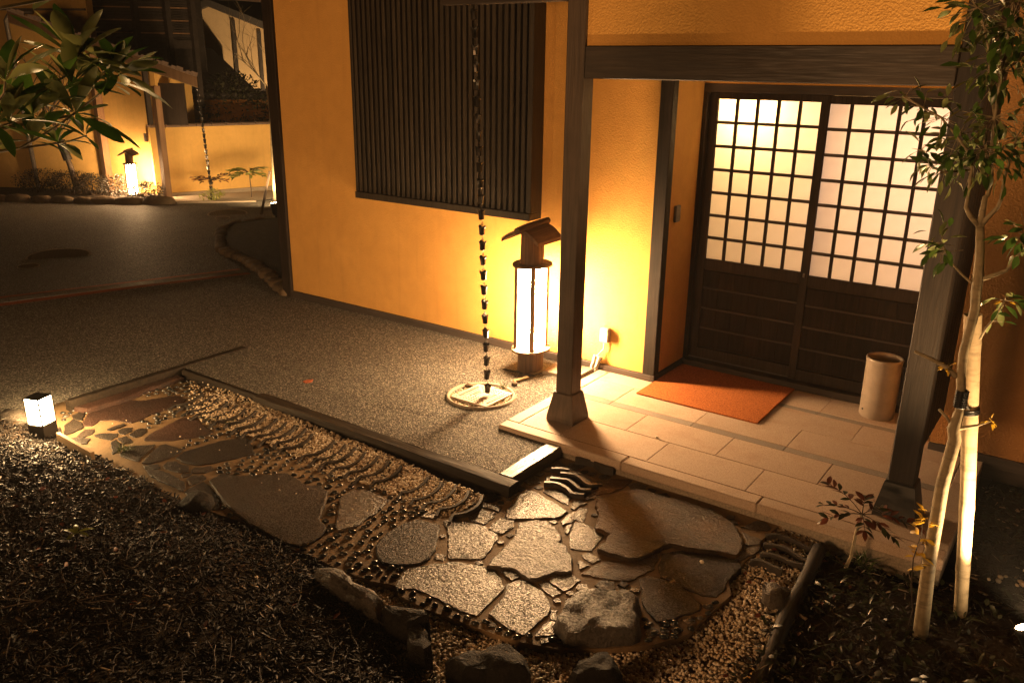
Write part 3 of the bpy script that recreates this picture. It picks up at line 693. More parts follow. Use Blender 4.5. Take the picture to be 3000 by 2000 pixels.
# thin twigs in the mulch
m = MB(); random.seed(5)
for i in range(420):
    x = random.uniform(-4.6, -1.3); y = random.uniform(.9, 2.2)
    if not onm(x, y): continue
    z = mound_z(x, y) + .012
    a = random.uniform(0, 6.28); L = random.uniform(.04, .16)
    p = [(x + math.cos(a) * L * k + random.uniform(-.006, .006), y + math.sin(a) * L * k, z + .01 + .012 * random.random() + .03 * k * random.random()) for k in (0, .35, .7, 1)]
    m.tube(p, [.0022, .002, .0016, .0008], 4)
tag(stuff(m.build('twig_litter', 'bark_dark')), 'fine dry twigs scattered through the bark mulch', 'twigs')

# ---------------------------------------------------------------- porch floor of granite tiles
pf = struct(MB().box(-2.862, -.306, 3.915, 5.75, -.16, -.012).build('porch_floor', 'concrete'))
TOP = 0.0
def piece(name, x0, x1, y0, y1, mat, top=0.0, bot=-.03, j=.0022, ch=.002):
    return MB().box(x0 + j / 2, x1 - j / 2, y0 + j / 2, y1 - j / 2, bot, top, ch).build(name, mat, pf)
def row(name, y0, y1, joints, x0, x1, mat):
    xs = [x0] + [q for q in joints if x0 + .03 < q < x1 - .03] + [x1]
    for a, b in zip(xs[:-1], xs[1:]):
        piece(name, a, b, y0, y1, mat, random.uniform(-.0012, .0008))
xl, xr = -2.776, -.41
for a, b in ((-2.868, -1.99), (-1.99, -1.19), (-1.19, -.39), (-.39, -.30)):
    MB().box(a + .002, b - .002, 3.907, 4.006, -.058, 0, .006).build('kerb_stone', 'granite', pf)
for a, b in ((4.008, 4.6), (4.6, 5.19)):
    MB().box(-2.868, -2.779, a + .001, b - .001, -.058, 0, .004).build('border_stone', 'granite', pf)
for a, b in ((4.008, 4.8), (4.8, 5.24)):
    MB().box(-.407, -.30, a + .001, b - .001, -.058, 0, .004).build('border_stone', 'granite', pf)
row('tile', 4.008, 4.318, (-2.474, -1.883, -1.292, -.701), xl, xr, 'granite')
row('tile', 4.318, 4.622, (-2.182, -1.591, -1.0), xl, xr, 'granite')
row('strip_tile', 4.622, 4.69, (-2.474, -1.883, -1.292, -.701), xl, xr, 'granite_strip')
row('tile', 4.69, 4.997, (-2.474, -1.883, -1.292, -.701), xl, xr, 'granite')
row('tile', 4.997, 5.302, (-2.182, -1.591, -1.0), xl, xr, 'granite')
row('strip_tile', 5.302, 5.363, (-1.883, -1.292, -.701), -2.43, -.62, 'granite_strip')
row('tile', 5.363, 5.70, (-1.88, -1.288, -.701), -2.43, -.62, 'granite')

# ---------------------------------------------------------------- stone path
path = struct(MB().prism(MORTAR, -.2, -.09).build('stone_path', 'mortar'))
def resample(poly, step, jit, seed):
    rng = random.Random(seed); out = []
    n = len(poly)
    for i in range(n):
        a = Vector(poly[i]); b = Vector(poly[(i + 1) % n]); L = (b - a).length
        k = max(1, int(round(L / step)))
        nrm = Vector((-(b - a).y, (b - a).x)).normalized() if L > 1e-6 else Vector((0, 0))
        for s in range(k):
            p = a.lerp(b, s / k)
            out.append(p + nrm * (rng.uniform(-jit, jit) if s else rng.uniform(-jit, jit) * .5))
    ar = sum(out[i].x * out[(i + 1) % len(out)].y - out[(i + 1) % len(out)].x * out[i].y for i in range(len(out)))
    return out if ar > 0 else out[::-1]
def offset(poly, d):
    n = len(poly); out = []
    for i in range(n):
        a, b, c = poly[i - 1], poly[i], poly[(i + 1) % n]
        t1 = (b - a).normalized(); t2 = (c - b).normalized()
        nn = Vector((-(t1 + t2).y, (t1 + t2).x))
        if nn.length < 1e-6: nn = Vector((-t1.y, t1.x))
        nn.normalize()
        out.append(b + nn * d)
    return out
def stone(name, poly, ztop, mat, parent, seed, depth=.06, rough=.004, bev=.010, step=.035, jit=.004, rise=0.0):
    """a split stone: stepped, slightly wavy rim and a gently uneven top built from a fine grid of rings"""
    P = resample(poly, step, jit, seed)
    n = len(P)
    rng = random.Random(seed + 1)
    m = MB()
    rings = []
    def ring(Q, zf):
        o = len(m.v)
        for q in Q: m.v.append((q.x, q.y, zf(q)))
        rings.append(o)
    zz = lambda q, a=1.0: ztop + rough * a * .3 * nz(q.x, q.y, seed * 3.1, 5)
    ring(offset(P, -bev * .35), lambda q: ztop - depth)
    ring(P, lambda q: zz(q) - bev * .85 + rng.uniform(-.002, .002))
    P1 = offset(P, bev)
    ring(P1, lambda q: zz(q) - bev * .06)
    for a, b in zip(rings[:-1], rings[1:]):
        for i in range(n):
            j = (i + 1) % n
            m.f.append((a + i, a + j, b + j, b + i))
    m.f.append(tuple(rings[-1] + i for i in range(n)))
    return m.build(name, mat, parent, auto=24)
SM = {'a1': ('slate_red', .003), 'a2': ('slate_red', .003), 'a11': ('slate_dark', .004), 'b1': ('slate_dark', .005), 'b2': ('stone_rough', .006), 'c1': ('slate_dark', .005),
      'c8': ('stone_rough', .006), 'd8': ('stone_ochre', .007), 'c7': ('slate', .006), 'd6': ('stone_ochre', .004), 'd7': ('stone_ochre', .004), 'd11': ('stone_ochre', .005), 'd12': ('slate_dark', .003), 'g1': ('slate_dark', .004)}
for i, (k, (z, poly)) in enumerate(STONES.items()):
    if k == 'g2': continue
    mt, rg = SM.get(k, ('slate_dark' if k[0] == 'a' else 'slate', .004))
    lift = z + .075
    stone('flagstone', poly, -.0845 + lift * .5 + random.uniform(-.002, .002), mt, path, i, depth=.05, step=.022, jit=.0055, rough=min(rg, .007) * (.5 if lift < .005 else 1), bev=.003 if lift < .005 else .007, rise=.004 if lift > .01 else 0)

def boulder(name, poly, ztop, zbot, mat, seed, parent=None, rough=.03, step=.03):
    P = resample(poly, step, .008, seed); n = len(P)
    c = sum(P, Vector((0, 0))) / n
    m = MB(); rings = []
    prof = [(1.06, 0), (1.08, .3), (1.05, .6), (.98, .85), (.86, .97), (.66, 1.0), (.44, 1.02), (.22, 1.03)]
    for s, h in prof:
        o = len(m.v); rings.append(o)
        for i, q in enumerate(P):
            p = c + (q - c) * s
            d = rough * (nz(p.x * 1.0, p.y, h * .4 + seed, 7) + .5 * nz(p.x, p.y, h + seed, 19))
            r = (q - c).normalized()
            m.v.append((p.x + r.x * d * .6, p.y + r.y * d * .6, zbot + (ztop - zbot) * h + d * (1 if h > .5 else .2)))
    for a, b in zip(rings[:-1], rings[1:]):
        for i in range(n):
            j = (i + 1) % n; m.f.append((a + i, a + j, b + j, b + i))
    m.v.append((c.x, c.y, zbot + (ztop - zbot) * 1.03)); k = len(m.v) - 1
    for i in range(n): m.f.append((rings[-1] + i, rings[-1] + (i + 1) % n, k))
    return m.build(name, mat, parent, auto=50)
boulder('raised_flagstone', [(x * .99, y * .99) for x, y in STONES['g2'][1]], -.018, -.11, 'boulder', 77, path, .020)
# small split stones filling the wider joints
random.seed(19); fill = []
for _ in range(9000):
    x = random.uniform(-2.62, -.95); y = random.uniform(2.36, 3.86)
    if not inside(MORTAR, x, y) or edge_dist(MORTAR, x, y) < .03: continue
    if any(inside(p, x, y) for z, p in STONES.values()) or any(inside(p, x, y) for p in PEBBLE_ZONES[1:5]): continue
    dmin = min(edge_dist(p, x, y) for z, p in STONES.values())
    dmin = min([dmin] + [math.hypot(x - a, y - b) - r for a, b, r in fill])
    if dmin < .024: continue
    r = min(dmin - .006, .055); fill.append((x, y, r))
    n_ = random.choice((4, 5, 5, 6)); a0 = random.uniform(0, 6.28)
    stone('flagstone', [(x + r * random.uniform(.85, 1.2) * math.cos(a0 + 6.283 * k / n_), y + r * random.uniform(.85, 1.2) * math.sin(a0 + 6.283 * k / n_)) for k in range(n_)], -.0855 + random.uniform(-.001, .002), random.choice(('slate', 'slate', 'slate_dark')), path, 900 + len(fill), depth=.04, rough=.002, bev=.003, step=.02, jit=.003)
    if len(fill) > 60: break

# black pebbles set in the mortar
random.seed(21)
polys = [p for z, p in STONES.values()]
boxes = [(min(q[0] for q in p) - .03, max(q[0] for q in p) + .03, min(q[1] for q in p) - .03, max(q[1] for q in p) + .03) for p in polys]
peb = []
cell = {}
for zi, zone in enumerate(PEBBLE_ZONES):
    x0, x1 = min(p[0] for p in zone), max(p[0] for p in zone); y0, y1 = min(p[1] for p in zone), max(p[1] for p in zone)
    md = .046 if zi < 4 else .041
    for _ in range(int((x1 - x0) * (y1 - y0) * 9000)):
        x = random.uniform(x0, x1); y = random.uniform(y0, y1)
        if not inside(zone, x, y) or not inside(MORTAR, x, y): continue
        ci, cj = int(x // .05), int(y // .05)
        if any(math.hypot(px - x, py - y) < md for a in (-1, 0, 1) for b in (-1, 0, 1) for px, py in cell.get((ci + a, cj + b), ())): continue
        bad = False
        for p, bb in zip(polys, boxes):
            if bb[0] < x < bb[1] and bb[2] < y < bb[3] and (inside(p, x, y) or edge_dist(p, x, y) < .018): bad = True; break
        if bad: continue
        cell.setdefault((ci, cj), []).append((x, y)); peb.append((x, y))
def ellipsoid(n=8, rings=4, sx=1, sy=1, sz=1):
    m = MB(); m.v.append((0, 0, -sz))
    for r in range(1, rings):
        t_ = math.pi * r / rings
        for k in range(n):
            a = 2 * math.pi * k / n
            m.v.append((sx * math.sin(t_) * math.cos(a), sy * math.sin(t_) * math.sin(a), -sz * math.cos(t_)))
    m.v.append((0, 0, sz)); L = len(m.v) - 1
    for k in range(n):
        m.f.append((0, 1 + (k + 1) % n, 1 + k))
        m.f.append((L, L - n + k, L - n + (k + 1) % n))
    for r in range(rings - 2):
        for k in range(n):
            a = 1 + r * n + k; b = 1 + r * n + (k + 1) % n
            m.f.append((a, b, b + n, a + n))
    return m
pm = [ellipsoid(8, 4, .020, .0135, .012).mesh('pebble', 'pebble', True), ellipsoid(8, 4, .017, .014, .013).mesh('pebble', 'pebble', True), ellipsoid(7, 4, .023, .014, .012).mesh('pebble', 'pebble', True)]
peb.sort(key=lambda p: math.hypot(*p))
for x, y in peb[:300]:
    o = link('pebble', random.choice(pm), path, (x, y, -.09 + random.uniform(-.001, .004)))
    o.rotation_euler = (random.uniform(-.3, .3), random.uniform(-.3, .3), random.uniform(-.6, .6) + .6)
    s = random.uniform(.8, 1.2); o.scale = (s, s, s)
if len(peb) > 300:
    m = MB()
    for x, y in peb[300:]:
        e = ellipsoid(7, 4, .02 * random.uniform(.8, 1.15), .014, .012)
        a = random.uniform(0, 1.2); c_, s_ = math.cos(a), math.sin(a)
        m.add([(x + v[0] * c_ - v[1] * s_, y + v[0] * s_ + v[1] * c_, v[2] - .088) for v in e.v], e.f)
    stuff(m.build('small_pebbles', 'pebble', path, True))

# gravel beds
gb = struct(MB().prism([(-5.38, 3.34), (-2.3, 3.34), (-2.3, 3.92), (-.82, 3.92), (-.70, 2.55), (-.5, 1.5), (-3.1, 1.8), (-5.38, 2.2)], -.24, -.14).build('gravel_bed', 'mortar'))
MB().prism([(x * .985, y * .985) for x, y in GRAVEL_BAND[0]], -.19, -.094).build('band_base', 'mortar', gb)
ico = None
def gravel(name, zones, dens, z0, dz, size, seed, tone_lo=.15):
    rng = np.random.default_rng(seed)
    ph = (1 + 5 ** .5) / 2
    iv = np.array([(-1, ph, 0), (1, ph, 0), (-1, -ph, 0), (1, -ph, 0), (0, -1, ph), (0, 1, ph), (0, -1, -ph), (0, 1, -ph), (ph, 0, -1), (ph, 0, 1), (-ph, 0, -1), (-ph, 0, 1)]) / math.sqrt(1 + ph * ph)
    jf = np.array([(0, 11, 5), (0, 5, 1), (0, 1, 7), (0, 7, 10), (0, 10, 11), (1, 5, 9), (5, 11, 4), (11, 10, 2), (10, 7, 6), (7, 1, 8), (3, 9, 4), (3, 4, 2), (3, 2, 6), (3, 6, 8), (3, 8, 9), (4, 9, 5), (2, 4, 11), (6, 2, 10), (8, 6, 7), (9, 8, 1)])
    Xs, Ys = [], []
    for zone in zones:
        x0, x1 = min(p[0] for p in zone), max(p[0] for p in zone); y0, y1 = min(p[1] for p in zone), max(p[1] for p in zone)
        k = int((x1 - x0) * (y1 - y0) * dens)
        X = rng.uniform(x0, x1, k); Y = rng.uniform(y0, y1, k)
        ok = inside_np(zone, X, Y)
        if name.startswith('tile'): ok &= rng.uniform(0, 1, k) > np.clip((-X - 4.15) / .95, 0, .92)
        for p in polys: ok &= ~inside_np(p, X, Y)
        Xs.append(X[ok]); Ys.append(Y[ok])
    X = np.concatenate(Xs); Y = np.concatenate(Ys); n = len(X)
    zb_ = np.clip((Y - 2.90) / .30, 0, 1) * .036 - .094 if z0 > -.02 and z0 < 0 and name.startswith('tile') else 0
    Z = z0 + zb_ + rng.uniform(0, dz, n) + np.array([.012 * nz(x, y, 4, 6) for x, y in zip(X, Y)])
    S = rng.uniform(size[0], size[1], n)
    sc = np.stack([S, S * rng.uniform(.65, 1., n), S * rng.uniform(.5, .8, n)], 1)
    a = rng.uniform(0, 6.283, n); c_, s_ = np.cos(a), np.sin(a)
    L = iv[None] * sc[:, None, :] * rng.uniform(.85, 1.12, (n, 12, 1))
    V = np.stack([L[..., 0] * c_[:, None] - L[..., 1] * s_[:, None] + X[:, None], L[..., 0] * s_[:, None] + L[..., 1] * c_[:, None] + Y[:, None], L[..., 2] + Z[:, None]], 2).reshape(-1, 3)
    F = (jf[None] + (np.arange(n) * 12)[:, None, None]).reshape(-1, 3)
    tone = np.repeat(rng.uniform(tone_lo, 1, n), 20)
    return link(name, npmesh(name, V, F, 'gravel', tone, True))
tag(stuff(gravel('tile_band_gravel', [[(x * .985, y * .985) for x, y in GRAVEL_BAND[0]]], 11000, -.006, .010, (.0055, .0095), 11, .0)), 'cream gravel filling the band between the curved tiles and the timber', 'gravel')
tag(stuff(gravel('front_gravel', [FRONT], 10000, -.128, .018, (.0055, .0105), 12, .25)), 'tan gravel in front of the paving edge, between the dark rocks', 'gravel')
tag(stuff(gravel('side_gravel', GRAVEL_RIGHT, 8500, -.113, .014, (.0055, .0095), 13, .05)), 'gravel around the curved tiles in the two pockets beside the porch kerb', 'gravel')
# stray stones kicked onto the paving
random.seed(3); m = MB()
for x, y, s in [(random.uniform(-5, -2.6), random.uniform(2.5, 3.1), random.uniform(.003, .006)) for _ in range(45)] + [(-1.24, 3.33, .012), (-1.97, 4.33, .011), (-3.03, 2.66, .008)]:
    z = .006 if y > 3.95 else -.068
    e = ellipsoid(6, 4, s, s * .8, s * .7); m.add([(v[0] + x, v[1] + y, v[2] + z) for v in e.v], e.f)
mm = m.build('stray_gravel', None, None, True); mm.data.materials.append(MATS['gravel'])
a_ = mm.data.attributes.new('tone', 'FLOAT', 'FACE'); a_.data.foreach_set('value', np.full(len(mm.data.polygons), .85, dtype=np.float32))
tag(stuff(mm), 'single pale gravel stones kicked out onto the paving', 'gravel')

# ---------------------------------------------------------------- curved edging tiles set on edge
def s_tile(name, pts, zt, zb, th, parent, slope=None):
    P = [Vector(p) for p in pts]
    out = []
    n = len(P)
    for i in range(n - 1):          # Catmull-Rom
        p0 = P[max(i - 1, 0)]; p1 = P[i]; p2 = P[i + 1]; p3 = P[min(i + 2, n - 1)]
        for s in range(4):
            u = s / 4
            out.append(.5 * ((2 * p1) + (p2 - p0) * u + (2 * p0 - 5 * p1 + 4 * p2 - p3) * u * u + (3 * p1 - p0 - 3 * p2 + p3) * u ** 3))
    out.append(P[-1])
    m = MB(); k = len(out)
    for i, p in enumerate(out):
        d = (out[min(i + 1, k - 1)] - out[max(i - 1, 0)]).normalized()
        nn = Vector((-d.y, d.x)) * th / 2
        for q in (p + nn, p - nn):
            m.v.append((q.x, q.y, zb)); m.v.append((q.x, q.y, zt + (slope(p.y) if slope else 0)))
    for i in range(k - 1):
        a = i * 4; b = a + 4
        m.f += [(a, b, b + 1, a + 1), (a + 2, a + 3, b + 3, b + 2), (a + 1, b + 1, b + 3, a + 3), (a, a + 2, b + 2, b)]
    m.f += [(0, 1, 3, 2), ((k - 1) * 4, (k - 1) * 4 + 2, (k - 1) * 4 + 3, (k - 1) * 4 + 1)]
    return m.build(name, 'edging_tile', parent, auto=45)
def zband(y): return -.090 + max(0, min(1, (y - 2.90) / .30)) * .036
tb = thing('tile_border', (-3.7, 3.1, -.09), 'row of dark curved roof tiles set on edge in gravel along the long timber', 'tile edging')
random.seed(8)
base_t = [(0, .262), (.030, .185), (.022, .10), (-.020, .055), (-.022, .02), (-.002, -.035)]
x = -2.475
i = 0
while x > -5.05:
    off = random.uniform(-.012, .012)
    lo = random.choice((0, 0, 0, .02, .04))
    pts = [(x + px * random.uniform(.85, 1.15), 2.972 + py + off + (lo if k > 3 else 0)) for k, (px, py) in enumerate(base_t)]
    sink = max(0, (-x - 4.1)) * .012
    pts = [(a * .985, b * .985) for a, b in pts]
    if i not in (5, 13): s_tile('edging_tile', pts, .013 - sink * .4 + random.uniform(-.005, .004), -.13, .016, tb, zband)
    x -= random.uniform(.088, .108); i += 1
tb2 = thing('tile_border', (-2.15, 3.7, -.09), 'few curved dark tiles on edge between the timber corner and the porch kerb', 'tile edging')
for k, p in enumerate(TILE_MID): s_tile('edging_tile', p, -.062 if k else -.045, -.13, .018 if k else .03, tb2)
tb3 = thing('tile_border', (-.95, 3.65, -.1), 'few curved dark tiles on edge in gravel beside the red leaved shrub', 'tile edging')
for p in TILE_RIGHT: s_tile('edging_tile', p, -.075, -.15, .017, tb3)

# ---------------------------------------------------------------- timbers
def timber(name, x0, x1, y0, y1, z0, z1, mat, label, axis, seed, ch=.008):
    """weathered squared timber with an uneven, split surface"""
    m = MB(); random.seed(seed)
    L = (x1 - x0) if axis == 'x' else (y1 - y0)
    n = max(6, int(L / .03)); prof = []
    w = (y1 - y0) if axis == 'x' else (x1 - x0)
    k = 9
    sec = [(-.5, 0), (-.5, .5), (-.47, .88), (-.40, 1), (-.2, 1), (0, 1), (.2, 1), (.40, 1), (.47, .88), (.5, .5), (.5, 0)]
    for i in range(n + 1):
        t_ = i / n
        for a, h in sec:
            wob = .004 * nz(t_ * L * 3, a * 4, seed, 1.5) + .003 * nz(t_ * L * 12, a * 14, seed + 4, 1.6)
            c_ = (y0 + y1) / 2 if axis == 'x' else (x0 + x1) / 2
            lat = c_ + a * w * (1 + .05 * nz(t_ * L * 2, a, seed, 1.2)) + .004 * nz(t_ * L * 5, 1, seed + 2)
            z = z0 + (z1 - z0) * h + (wob if h > .4 else 0)
            lo = (x0 if axis == 'x' else y0) + t_ * L
            m.v.append((lo, lat, z) if axis == 'x' else (lat, lo, z))
    s = len(sec)
    for i in range(n):
        for j in range(s - 1):
            a = i * s + j
            q = (a, a + 1, a + s + 1, a + s)
            m.f.append(q if axis == 'y' else q[::-1])
    e0 = tuple(range(s)); e1 = tuple(n * s + j for j in range(s))
    m.f.append(e0 if axis == 'x' else e0[::-1]); m.f.append(e1[::-1] if axis == 'x' else e1)
    o = m.build(name, mat, None, auto=35)
    return tag(o, label, 'timber')
timber('edging_timber', -5.37, -4.52, 3.325, 3.415, -.13, -.026, 'timber_x', 'mossy dark far section of the long edging timber beside the asphalt', 'x', 1)
timber('edging_timber', -4.515, -2.352, 3.305, 3.402, -.13, -.020, 'timber_x', 'long dark wet section of edging timber ending at the paving corner', 'x', 2)
timber('edging_timber', -2.497, -2.39, 3.406, 3.90, -.13, -.018, 'timber_y', 'short pale shiny timber running from the corner to the porch kerb', 'y', 3)
timber('edging_timber', -5.455, -5.39, 2.50, 3.93, -.10, -.012, 'timber_y', 'thin dark timber strip crossing the asphalt at the path end', 'y', 4).data.materials[0] = MATS['timber_x']
# fallen log at the right
m = MB(); random.seed(9)
pts = [(-.835 + .09 * k / 9 + .006 * math.sin(k), 3.82 - 1.15 * k / 9, -.092 - .02 * k / 9) for k in range(10)]
m.tube(pts, [.033 + .003 * math.sin(k * 1.7) for k in range(10)], 12, True, .05)
tag(m.build('edging_log', 'log_grey', None, auto=60), 'round grey log edging the planting bed at the right of the paving', 'log')
# light edging board and red sandstone sill by the bollard
m = MB().bar((-4.96, 2.20, -.05), (-4.55, 2.19, -.06), .022, .08)
tag(m.build('edging_board', 'board_light'), 'pale wooden edging board holding back the mulch beside the bollard', 'board')
tag(stone('long_slab', [(-5.385, 2.52), (-5.385, 3.30), (-5.31, 3.30), (-5.30, 3.0), (-5.26, 2.8), (-5.28, 2.55)], -.055, 'slate_red', None, 501, .06, .004, .01),
    'narrow reddish stone slab along the thin timber at the path end', 'stone')

# ---------------------------------------------------------------- rocks
RL = {'r_mound1': ('pale grey rock half buried in the mulch, lit along its top edge', .015), 'r_mound2': ('grey pointed rock right of the pale buried rock', .0),
      'r_mound3': ('dark rounded rock below the pointed rock at the gravel edge', -.01), 'r_front1': ('large dark rock at the bottom edge, left of centre', .01),
      'r_front2': ('black rock cut by the bottom edge, on the gravel', .02), 'r_right': ('small square grey rock beside the round log', -.05)}
for i, (k, p) in enumerate(ROCKS.items()):
    o = boulder('garden_rock', p, RL[k][1], -.22, 'boulder' if k in ('r_mound1', 'r_right') else 'rock_shaded', 300 + i, None, .03)
    tag(o, RL[k][0], 'rock')
random.seed(31)
def round_rock(x, y, z, r, label, seed, mat='boulder', sq=(1, 1, .7), parent=None, name='garden_rock'):
    e = ellipsoid(14, 8)
    m = MB(); random.seed(seed)
    rot = random.uniform(0, 6.28); c_, s_ = math.cos(rot), math.sin(rot)
    vs = []
    for v in e.v:
        d = 1 + .22 * mnoise.noise(Vector(v) * 1.7 + Vector((seed, 0, 0))) + .10 * mnoise.noise(Vector(v) * 4.1 + Vector((0, seed, 0)))
        q = [v[0] * d * r * sq[0], v[1] * d * r * sq[1], v[2] * d * r * sq[2]]
        vs.append((x + q[0] * c_ - q[1] * s_, y + q[0] * s_ + q[1] * c_, z + q[2]))
    m.add(vs, e.f)
    o = m.build(name, mat, parent, auto=50)
    if label: tag(o, label, 'rock')
    return o
round_rock(-3.60, 2.23, -.06, .085, 'small rock capping the mulch edge beside the big dark flagstone', 41, 'rock_shaded')
round_rock(-5.78, 2.12, -.03, .10, 'brightly lit round rock at the left edge beside the bollard', 42)
round_rock(-5.47, 2.18, -.05, .10, 'low broad rock just left of the bollard', 43, 'boulder', (1.3, .8, .6))
# ---------------------------------------------------------------- the house
H = thing('house', (-4.0, 5.2, 0), 'ochre plastered house with dark timber posts, lattice window and lit sliding doors', 'house')
def bx(name, x0, x1, y0, y1, z0, z1, mat, parent=H, ch=0.0):
    return MB().box(x0, x1, y0, y1, z0, z1, ch).build(name, mat, parent)
bx('wall', -6.31, -2.515, 5.2, 5.34, .045, 3.1, 'plaster')
bx('side_wall', -6.40, -6.312, 5.325, 11, -.3, 3.1, 'plaster')
bx('corner_post', -6.44, -6.312, 5.17, 5.324, -.04, 3.1, 'wood_z', H, .006)
bx('kick_board', -6.311, -2.44, 5.178, 5.198, -.03, .044, 'kick_wood', H, .004)
bx('wall_post', -2.513, -2.420, 5.183, 5.262, .046, 2.6, 'wood_z', H, .004)
bx('kick_end', -2.439, -2.415, 5.176, 5.70, 0, .045, 'kick_wood', H, .003)
bx('recess_wall', -2.55, -2.432, 5.264, 5.70, .046, 2.6, 'plaster')
bx('recess_wall', -.60, -.50, 5.22, 5.71, .0, 2.6, 'plaster')
bx('right_wall', -.598, 5.5, 5.2, 5.34, .045, 3.1, 'dark_shaded_plaster')  # same plaster as the main wall, darkened in colour for its lack of light
bx('kick_board', -.60, 5.5, 5.178, 5.198, -.10, .044, 'kick_wood', H, .004)
# porch posts on flared feet
def post(x0, x1, y0, y1, nm='porch_post'):
    p = MB().box(x0, x1, y0, y1, .165, 2.9, .006).build(nm, 'post_wood_lit' if x0 < -1 else 'dark_shaded_wood', H)  # left post gets the glow-lit colour, right post the shaded one
    e = .028
    f0, f1 = .038, .010
    m = MB()
    def rg(o, z): return [(x0 - o, y0 - o, z), (x1 + o, y0 - o, z), (x1 + o, y1 + o, z), (x0 - o, y1 + o, z)]
    vs = rg(f0 + .002, 0.001) + rg(f0, .03) + rg(f1, .182) + rg(f1 - .006, .19) + rg(-.005, .19)
    fs = []
    for k in range(4):
        for i in range(4):
            a = k * 4 + i; b = k * 4 + (i + 1) % 4
            fs.append((a, b, b + 4, a + 4))
    m.add(vs, fs)
    m.build('post_base', 'black_metal' if x0 > -1 else 'post_wood_lit', p)  # right foot blackened along with its shaded post
    return p
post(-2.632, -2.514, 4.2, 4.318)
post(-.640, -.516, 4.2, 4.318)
bx('lintel_beam', -2.513, -.641, 4.206, 4.31, 2.09, 2.263, 'wood_x', H, .005)
bx('gable_wall', -2.512, -.642, 4.226, 4.30, 2.264, 3.2, 'plaster')
bx('gutter_beam', -3.5, -2.634, 4.15, 4.24, 2.495, 2.60, 'wood_x', H, .005)
bx('porch_ceiling', -2.6, -.5, 4.32, 5.86, 2.605, 2.66, 'wood_y')
m = MB()
for k in range(9):
    m.box(-.572, -.548, 4.322 + k * .095, 4.322 + k * .095 + .091, .26, 2.6, .003)
m.build('side_panel', 'dark_shaded_wood', H)
# eave at the far corner and the roof
bx('eave_board', -7.15, -6.45, 5.30, 9.0, 2.715, 2.75, 'far_wood')
bx('eave_edge', -7.17, -6.45, 5.27, 5.30, 2.705, 2.79, 'wood_x')
m = MB(); m.add([(-7.3, 4.2, 3.12), (6, 4.2, 3.12), (6, 9.5, 4.9), (-7.3, 9.5, 4.9), (-7.3, 4.2, 3.22), (6, 4.2, 3.22), (6, 9.5, 5.0), (-7.3, 9.5, 5.0)], [(0, 3, 2, 1), (4, 5, 6, 7), (0, 1, 5, 4), (1, 2, 6, 5), (2, 3, 7, 6), (3, 0, 4, 7)])
m.build('roof', 'far_tile_dark', H)

# lattice window box
m = MB()
X0, X1, YF, YB = -5.232, -3.43, 5.05, 5.198
m.box(X0, X1, YF - .012, YB, 1.070, 1.125, .004)      # bottom rail
m.box(X0, X1, YF - .006, YB, 3.0, 3.06, .004)
m.box(X0, X0 + .03, YF, YB, 1.126, 2.999, .004)
m.box(X1 - .045, X1, YF + .002, YB, 1.126, 2.999, .004)
m.box(X0 + .031, X1 - .046, YF + .036, YF + .052, 2.055, 2.085, 0)   # cross rail behind the slats
lat = m.build('lattice_window', 'slat_wood', H)
sl = MB().box(-.0155, .0155, 0, .034, 1.127, 2.998, .003).mesh('slat', 'slat_wood')
n = 32; pitch = (X1 - .05 - (X0 + .034)) / n
for i in range(n):
    link('slat', sl, lat, (X0 + .034 + pitch * (i + .5), YF + .001, 0))
t = NT('sheen_toned_glass'); t.fin((.24, .20, .16), .22, t.bump(t.noise(t.coord((8, 1, .3)), 3, 3, .6), .25, .01), .6)  # base colour raised to stand for reflections in the pane behind the slats
MB().box(-4.40, -3.60, YF + .056, YF + .064, 1.39, 2.99).build('window_glass', 'sheen_toned_glass', lat)
MB().box(X0 + .032, X1 - .047, YF + .10, YF + .11, 1.127, 2.99).build('window_back', 'wood_x', lat)

